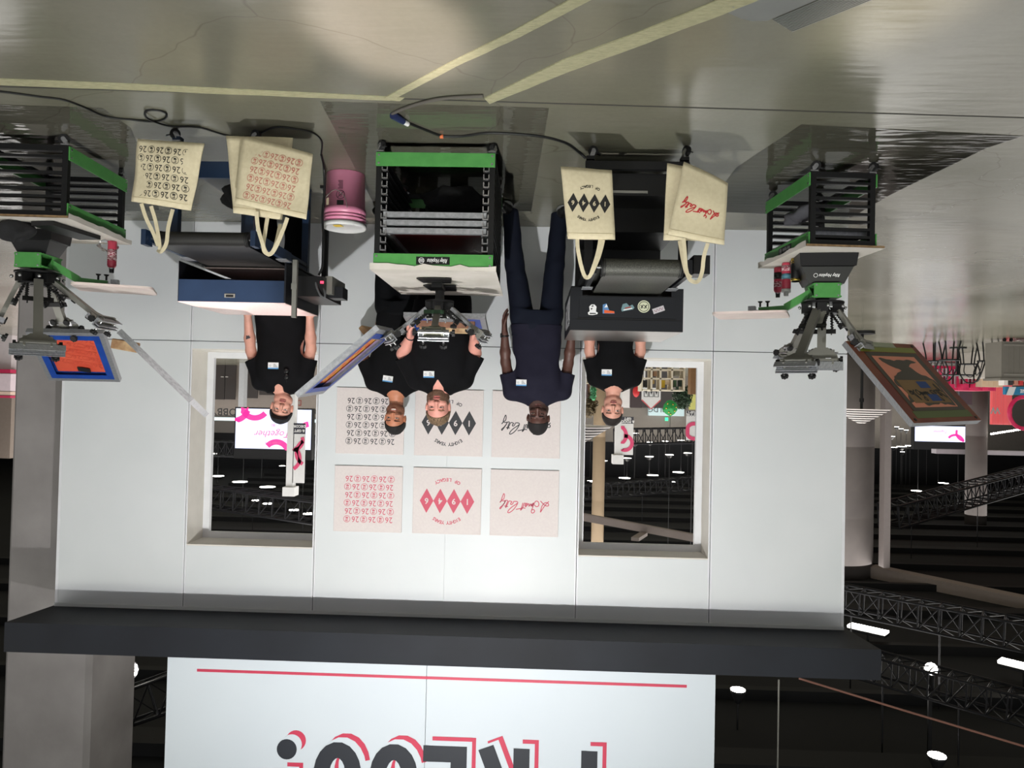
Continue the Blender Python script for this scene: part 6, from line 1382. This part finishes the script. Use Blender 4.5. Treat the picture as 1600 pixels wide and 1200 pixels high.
banner(1073, 642, 1092, 688, 17, 'half hidden banner with pink ribbons at the edge of the window behind the young man', ['DECOR', '& GIFT'], lambda w_, h_: [(-w_*.1, h_*.1, w_*.6, 0, 360)])
# lobby wall
wl = MB().use(mat('taupe_wall', (152, 142, 134), .7)); a, b = at(290, 625, 44), at(520, 652, 44); wl.bb((b.x, 43.6, 0), (a.x, 44, b.z)); struct(wl.build('wall_lobby'))
q = MB().use(mat('cool_cove_glow', (208, 232, 236), .4, emit=1.0)); a, b = at(290, 651, 43.55), at(520, 661, 43.55); q.bb((b.x, 43.55, a.z), (a.x, 43.9, b.z)); tag(q.build('cove_light'), 'pale cool strip of light above the lobby lettering', 'light')
q = MB().use(M['print_black']); text(q, 'LOBBY •', .62, at(349, 643, 43.598), XR, ZU, .01); tag(q.build('lobby_lettering'), 'dark lobby lettering on the taupe wall in the window behind the cap', 'lettering')
q = MB().use(M['print_black']); text(q, 'REST', .5, at(484, 642, 43.598), XR, ZU, .01); tag(q.build('rest_lettering'), 'dark partly hidden rest lettering beside the post behind the man in the cap', 'lettering')
q = MB().use(mat('red_letter', (150, 60, 56), .6)); text(q, 'D', .5, at(467, 629, 43.598), XR, ZU, .01); tag(q.build('wall_letter'), 'single red letter D on the taupe wall beside the white post', 'lettering')
for k, (u0, u1) in enumerate(((333, 350), (351, 367))):
    t = toground('dark_door', 'dark brown lobby door, %s of two behind the man in the cap' % ('right' if k else 'left'), 'door', u0, u1, 624, 43.3, .1, (58, 52, 50))
    pbox('door_handle', '', '', u1-5 if not k else u0+1, 588, u1-1 if not k else u0+5, 589.5, 43.25, .05, (190, 186, 180), parent=t)
toground('pale_pillar', 'pale narrow pillar beside the dark lobby doors', 'pillar', 372, 380, 637, 40, .5, (196, 198, 202)); toground('dark_partition', 'dark wall panel beside the pale lobby pillar', 'panel', 384, 402, 622, 43.2, .1, (62, 56, 54))
toground('dark_partition', 'dark wall panel half hidden by the cap man shoulder', 'panel', 405, 440, 617, 43.2, .1, (62, 56, 54))
# things seen in the window behind the young man
roundcol((at(938, 600, 24).x, 24), .2, 6.6, 'beige column seen in the window behind the young man', mat('beige_column', (150, 130, 104), .7))
toground('white_partition', 'plain white wall panel beside the young man head', 'panel', 972, 985, 637, 22, .1, (226, 222, 220)); toground('dark_stand', 'dark display wall with a red figure', 'display', 985, 1003, 637, 21, .2, (62, 50, 52))
q = MB().use(mat('red_figure', (196, 40, 44), .4)); c_ = at(994, 612, 20.9); q.ball(c_, (.10, .05, .16), 10); q.ball(c_+Vector((0, 0, -.24)), (.14, .06, .12), 10); q.cyl((c_.x, c_.y, 0), (c_.x, c_.y, c_.z-.3), .02, n=8); tag(q.build('red_figure'), 'small red ornament in front of the dark display wall', 'ornament')
toground('grey_booth_wall', 'dark grey booth wall behind the pointed display', 'wall panel', 1003, 1050, 637, 30, .2, (84, 80, 80))
dp = thing('display_house', 'white pointed display board with red outline and window pictures', 'display', at(1017, 600, 19.5)); q = MB().use(M['white']); c_ = at(1017, 622, 19.5); k = 19.5/F
pts = [(-14.5*k, -16*k), (14.5*k, -16*k), (14.5*k, 3*k), (0, 17*k), (-14.5*k, 3*k)]; q.prism(pts, c_, XR, ZU, .05); q.build('board', dp)
q = MB().use(mat('red_outline', (206, 90, 96), .5)); q.stroke([pts[2], pts[3], pts[4]], .03, c_, XR, ZU, .055); q.build('outline', dp)
q = MB().use(M['white'])
for sx in (-.18, .18): q.bb((c_.x+sx-.02, 19.47, 0), (c_.x+sx+.02, 19.5, c_.z))
q.build('leg', dp)
for kx in (-8, 0, 8): q = MB().use((M['print_black'])); q.stroke([((kx-3)*k, -12*k), ((kx+3)*k, -12*k), ((kx+3)*k, -2*k), ((kx-3)*k, -2*k)], .02, c_, XR, ZU, .055, True); q.prism([((kx-2)*k, -11*k), ((kx+2)*k, -11*k), (kx*k, -5*k)], c_, XR, ZU, .056); q.build('window_picture', dp)
q = MB().use(mat('emerald_paper', (30, 150, 70), .6)); c_ = at(1047.5, 638, 18); k = 18/F
ring_ = [(-11*k, 2*k), (-9*k, -8*k), (-3*k, -12*k), (0, -13*k), (5*k, -12*k), (10*k, -6*k), (12*k, 3*k), (8*k, 8*k), (0, 13*k), (-7*k, 8*k)]
vs = [c_+XR*x+ZU*z for x, z in ring_]+[c_+Vector((0, -.12, 0)), c_+Vector((0, .12, 0))]; n = 10; q.add(vs, [(i, (i+1) % n, 10) for i in range(n)]+[((i+1) % n, i, 11) for i in range(n)], False)
gl = tag(q.build('paper_star'), 'emerald green folded paper lantern with gold dots', 'lantern'); q = MB().use(M['gold'])
for dx, dz in ((-6, 4), (3, 6), (7, 0), (-3, -6), (5, -7), (-8, -2), (0, 9)): q.ball(c_+Vector((dx*k, -.06, dz*k)), .022, 6)
q.build('gold_dots', gl); q = MB().use(M['wire']).tube([c_, Vector((c_.x, c_.y, 6.6))], .006, 5); q.build('hanging_string', gl)
def foliage(label, c, r, n, seed, col, nm='leafy_tree', leaf=.05, trunk=None):
    rr = random.Random(seed); t = thing(nm, label, 'plant', Vector((c[0], c[1], 0 if trunk else c[2]-r[2]))); q = MB().use(mat(nm+str(seed)+'_leaf', col, .7, c2=tuple(int(x*1.5) for x in col), scale=5))
    for k in range(n):
        a = rr.uniform(0, 6.28); ph = math.acos(rr.uniform(-1, 1)); f = rr.uniform(.55, 1.05); p = Vector((c[0]+math.sin(ph)*math.cos(a)*r[0]*f, c[1]+math.sin(ph)*math.sin(a)*r[1]*f, c[2]+math.cos(ph)*r[2]*f))
        d = Vector((rr.uniform(-1, 1), rr.uniform(-1, 1), rr.uniform(-1, 1))).normalized(); e = d.orthogonal().normalized(); q.add([p-d*leaf, p+e*leaf*.45, p+d*leaf, p-e*leaf*.45], [(0, 1, 2, 3)], False)
    q.ball(c, [x*.6 for x in r], 10); q.build('foliage', t)
    if trunk: q = MB().use(M['brownwood']).cyl((c[0], c[1], 0), (c[0], c[1], c[2]), .03, n=8); q.build('trunk', t)
foliage('dark green leafy tree beside the emerald lantern', at(1066, 620, 18.5), (.24, .2, .30), 700, 1, (22, 44, 22), trunk=True)
foliage('brown grassy bush under the striped parasol in the window', at(919, 632, 16), (.20, .2, .28), 500, 2, (86, 74, 52), nm='dry_bush', trunk=True)
foliage('pale green leafy stem beside the young man shoulder', at(927, 612, 15.5), (.05, .05, .2), 160, 3, (84, 150, 110), nm='leafy_plant', trunk=True)
toground('purple_cylinder', 'mauve cylinder display near the dry bush', 'display', 911, 918, 622, 15, .1, (110, 92, 96)); toground('pale_counter', 'pale counter beside the young man sleeve', 'counter', 906, 921, 599, 14, .4, (206, 194, 170))
# white shelving with goods
sh = thing('display_shelving', 'white display shelving with small goods in the window behind the young man', 'shelving', (at(1035, 590, 17).x, 17.2, 0)); k = 17/F
q = MB().use(mat('ivory_shelf', (232, 222, 200), .5))
for u in (1003, 1018, 1032, 1050, 1069): p_ = at(u, 600, 17); q.bb((p_.x-.02, 17, 0), (p_.x+.02, 17.5, at(u, 611, 17).z))
for v in (577, 591, 609): a, b = at(1003, v, 17), at(1069, v, 17); q.bb((b.x, 17, a.z-.015), (a.x, 17.5, a.z+.015))
q.build('frame', sh)
cols_ = [(46, 40, 40), (206, 180, 120), (230, 196, 60), (226, 210, 190), (60, 96, 66), (40, 60, 50), (200, 160, 130), (170, 170, 160)]; lb_ = ['black', 'tan', 'yellow', 'cream', 'green', 'dark green', 'peach', 'grey']
for i, (u, v, w_, h_) in enumerate(((1008, 593, 7, 12), (1020.5, 593, 4, 7), (1036, 593, 6, 13), (1043, 593, 7, 8), (1055, 593, 4, 12), (1063, 593, 5, 11), (1024, 579, 5, 9), (1058, 579, 8, 8))):
    pbox('shelf_item', '%s item standing on the ivory display shelving' % lb_[i], 'item', u-w_/2, v+1, u+w_/2, v+h_, 17.15, .15, cols_[i], 'goods on the ivory shelving')
toground('woven_basket', 'tall brown woven basket beside the ivory shelving', 'basket', 1079, 1092, 616, 16.5, .3, (132, 96, 60)); toground('yellow_panel', 'yellow green panel behind the woven basket', 'panel', 1077, 1095, 640, 24, .1, (196, 194, 110))
sg_ = pbox('hall_sign', 'pale teal hall sign with dark lettering above the emerald lantern', 'sign', 1014, 637, 1069, 650.5, 47.6, .4, mat('teal_sign_glow', (184, 206, 210), .5, emit=.35)); q = MB().use(M['print_black']); text(q, '• BLDG', .45, at(1030, 640, 47.58), XR, ZU, .01); q.build('sign_lettering', sg_)
pbox('exit_sign', 'small glowing green exit sign on the grey far wall', 'sign', 1039.5, 652.5, 1044, 657.5, 47.9, .1, mat('exit_green', (60, 230, 160), .4, emit=1.2))
# parasols
def parasol(c, r, label, zt, h_=None, tiers=7, sc=1.):
    c = Vector(c); t = thing('parasol', label, 'parasol', (c.x, c.y, 0)); q = MB().use(M['blk']); q.cyl((c.x, c.y, 0), (c.x, c.y, zt), .03*sc, n=10); q.cyl((c.x, c.y, zt*.72), (c.x, c.y, zt*.76), .05*sc, n=10); q.cyl((c.x, c.y, 0), (c.x, c.y, .06), .25, n=24); q.build('pole', t)
    h_ = h_ or r*.55; wq = MB().use(mat('white_canvas', (236, 228, 224), .6)); bq = MB().use(mat('black_canvas', (52, 46, 46), .7)); n = 24; m_ = tiers*2  # plain white and dark canvas for the stripes
    for k in range(m_):
        a, b = k/m_, (k+1)/m_; ra, rb = r*(1-a)**.9+.02, r*(1-b)**.9+.02; (wq if k % 2 == 0 else bq).lathe((c.x, c.y, zt-h_), [(ra, h_*a), (rb, h_*b)], n)
    wq.build('white_stripes', t); bq.build('black_stripes', t)
parasol((at(1346, 640, 16).x, 16), .56, 'black and white striped parasol in front of the broad round column', at(1346, 663, 16).z, h_=.33)
parasol((at(900, 640, 13).x, 13), .62, 'black and white striped parasol in the window beside the young man head', at(900, 697, 13).z, h_=.36)
# far right: chairs, table, cabinet, pink booth
def bistro_chair(label, c, rot):
    Mx = Matrix.Translation(Vector(c)) @ Matrix.Rotation(rot, 4, 'Z'); t = thing('bistro_chair', label, 'chair', Vector(c), 'black bentwood chairs in the hall')
    q = MB(Mx).use(M['blk']); q.cyl((0, 0, .44), (0, 0, .47), .22, n=20); q.build('seat', t)
    for a in (45, 135, 225, 315):
        x, y = .17*math.cos(math.radians(a)), .17*math.sin(math.radians(a)); q = MB(Mx).use(M['blk']); q.tube(catmull([(x, y, .45), (x*1.15, y*1.15, .25), (x*1.45, y*1.45, 0.002)], 4), .018, 6); q.build('leg', t)
    q = MB(Mx).use(M['blk']); q.tube(catmull([(-.2, .12, .46), (-.23, .2, .7), (-.12, .24, .92), (0, .25, .95), (.12, .24, .92), (.23, .2, .7), (.2, .12, .46)], 5), .018, 6); q.tube(catmull([(-.1, .14, .46), (-.13, .2, .68), (0, .23, .8), (.13, .2, .68), (.1, .14, .46)], 5), .012, 6); q.build('backrest', t)
for u, v, rt, lb in ((1460, 536, 1.2, 'nearest the raised brown screen'), (1484, 533, .1, 'in front of the small round table'), (1512, 542, 3.4, 'behind the small round table'), (1543, 535, -1.4, 'nearest the grey cabinet')):
    bistro_chair('black bentwood chair %s' % lb, onz(u, v, 0), rt)
tb = onz(1497, 543, 0); t = thing('bistro_table', 'small round black table among the bentwood chairs', 'table', tb); q = MB().use(M['blk']).cyl(tb+Vector((0, 0, .72)), tb+Vector((0, 0, .75)), .38, n=24); q.build('table_top', t); q = MB().use(M['blk']); q.cyl(tb+Vector((0, 0, .02)), tb+Vector((0, 0, .72)), .03, n=10); q.cyl(tb, tb+Vector((0, 0, .03)), .2, n=20); q.build('pedestal', t)
cb_ = thing('grey_cabinet', 'grey panelled cabinet on castors at the edge of the photo', 'cabinet', onz(1600, 528, 0)); y = onz(1580, 528, 0).y; a, b = at(1565, 530, y), at(1640, 592, y)
q = MB().use(mat('grey_cabinet_paint', (118, 114, 106), .6)); q.bb((b.x, y, .08), (a.x, y+.6, b.z)); q.bb((b.x, y-.02, b.z), (a.x+.03, y+.62, b.z+.05)); q.build('body', cb_)
q = MB().use(mat('grey_cabinet_light', (134, 130, 122), .6)); x_ = a.x
q.bb((b.x+.05, y-.012, .14), (a.x-.05, y, .18)); q.bb((b.x+.05, y-.012, b.z-.1), (a.x-.05, y, b.z-.06)); 
for k in range(1, 8): q.bb((a.x-.05-k*.12, y-.012, .18), (a.x-.045-k*.12, y, b.z-.1))
q.build('front_panel', cb_); q = MB().use(M['rub'])
for sx in (a.x-.1, a.x-.25): q.cyl((sx-.02, y+.06, .04), (sx+.02, y+.06, .04), .04, n=14)
q.build('castor', cb_)
M['fuchsia'] = mat('fuchsia_emissive', (206, 36, 84), .5, c2=(222, 56, 100), scale=4, emit=.25); M['blush'] = mat('blush_curtain_emissive', (226, 120, 122), .7, emit=.3)  # slight emission added so these fabrics look brightly lit
toground('booth_counter', 'white booth counter behind the bentwood chairs', 'counter', 1530, 1566, 590, 21, 1., (214, 206, 196))
bt = thing('garment_stand', 'fuchsia display stand packed with pink hanging goods beyond the bentwood chairs', 'display', (at(1500, 590, 26).x, 26.3, 0))
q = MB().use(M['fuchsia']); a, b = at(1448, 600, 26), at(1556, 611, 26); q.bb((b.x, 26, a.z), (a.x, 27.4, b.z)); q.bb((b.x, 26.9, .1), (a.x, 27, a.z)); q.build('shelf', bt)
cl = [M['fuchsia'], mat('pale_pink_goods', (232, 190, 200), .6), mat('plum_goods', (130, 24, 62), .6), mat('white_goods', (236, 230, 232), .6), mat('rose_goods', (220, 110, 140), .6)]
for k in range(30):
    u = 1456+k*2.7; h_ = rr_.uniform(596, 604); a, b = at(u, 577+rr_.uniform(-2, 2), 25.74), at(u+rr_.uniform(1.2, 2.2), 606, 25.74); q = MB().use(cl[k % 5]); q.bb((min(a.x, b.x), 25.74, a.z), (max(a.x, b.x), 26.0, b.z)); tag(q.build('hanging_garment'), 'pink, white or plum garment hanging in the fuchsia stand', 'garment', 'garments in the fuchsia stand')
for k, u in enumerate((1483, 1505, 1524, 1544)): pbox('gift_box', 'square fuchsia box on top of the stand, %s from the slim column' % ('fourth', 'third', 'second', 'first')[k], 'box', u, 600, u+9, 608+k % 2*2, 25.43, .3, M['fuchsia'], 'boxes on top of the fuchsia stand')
pbox('wood_slat_rack', 'pale wooden slatted rack beside the grey cabinet', 'rack', 1534, 591, 1567, 605, 22, .3, mat('slat_wood', (226, 186, 146), .6, c2=(240, 214, 186), scale=20, stretch=(6, 1, .2)))
bs = pbox('blue_sign', 'blue booth sign with white card above the grey cabinet', 'sign', 1571, 604, 1640, 618, 18, .1, (42, 128, 170)); q = MB().use(M['white']); a = at(1580, 611, 17.99); q.prism([(-.11, -.1), (.05, -.1), (.12, .1), (-.04, .1)], a, XR, ZU, .01); text(q, 'STONE', .12, at(1606, 611, 17.99), XR, ZU, .01, off=.004); q.build('sign_card', bs)
for k, (u, c_) in enumerate(((1572, (236, 228, 222)), (1580, (60, 56, 56)), (1588, (200, 140, 120)), (1596, (206, 60, 60)))): pbox('shelf_item', '%s small item on top of the grey cabinet' % ('white', 'black', 'tan', 'red')[k], 'item', u-3, 593, u+3, 602, y+.15, .2, c_)
cu = MB().use(M['blush']); a, b = at(1549, 620, 30), at(1581, 664, 30); n = 40; xs = [b.x+(a.x-b.x)*k/n for k in range(n+1)]
vs = []; 
for k, x in enumerate(xs): vs += [(x, 30+.06*math.sin(k*1.7), 0), (x, 30+.06*math.sin(k*1.7), b.z), (x, 30.1+.06*math.sin(k*1.7), 0), (x, 30.1+.06*math.sin(k*1.7), b.z)]
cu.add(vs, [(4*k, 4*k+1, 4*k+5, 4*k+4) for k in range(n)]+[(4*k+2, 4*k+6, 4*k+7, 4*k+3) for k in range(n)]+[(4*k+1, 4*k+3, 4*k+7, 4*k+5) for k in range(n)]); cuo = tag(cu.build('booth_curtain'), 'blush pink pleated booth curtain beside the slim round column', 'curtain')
q = MB().use(M['white']); text(q, 'W', .36, at(1555, 641, 29.9), XR, ZU, .01, off=.01); q.build('curtain_lettering', cuo)
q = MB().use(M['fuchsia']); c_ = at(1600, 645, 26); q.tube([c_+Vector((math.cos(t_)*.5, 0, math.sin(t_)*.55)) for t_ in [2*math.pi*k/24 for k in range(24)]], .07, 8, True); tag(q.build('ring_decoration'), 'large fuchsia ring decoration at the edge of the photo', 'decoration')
q = MB().use(M['lamp']); a, b = at(1549, 678, 32), at(1594, 671, 32)
for k in range(14): q.ball(a.lerp(b, k/13), .045, 6)
tag(q.build('string_light'), 'slanting string of tiny white bulbs above the blush curtain', 'light')
pbox('white_beam', 'long white fascia beam above the far lavender screen', 'beam', 1463, 702, 1680, 714, 33, .4, (176, 170, 176)); toground('dark_display_front', 'grey display panels between the stand and the slim column', 'panel', 1499, 1519, 632, 31, .1, (92, 92, 100))
# pink shelves at the other edge
for k, (v0, v1, c_) in enumerate(((576, 583, (196, 44, 86)), (583, 611, (232, 214, 222)), (611, 617, (236, 206, 190)), (617, 622, (206, 60, 100)))):
    pbox('booth_shelf', '%s shelf band of the booth beyond the square column' % ('fuchsia lower', 'pale middle', 'cream', 'rose upper')[k], 'shelf', -40, v0, 16, v1, 22+.02*k, .5, c_)
toground('white_wall_unit', 'white wall unit of the booth beyond the square column', 'display', -60, 17, 576, 22.3, .5, (216, 206, 208))
toground('taupe_booth_wall', 'taupe booth wall beyond the square column', 'wall panel', -80, 15, 714, 34, .3, (152, 138, 128))
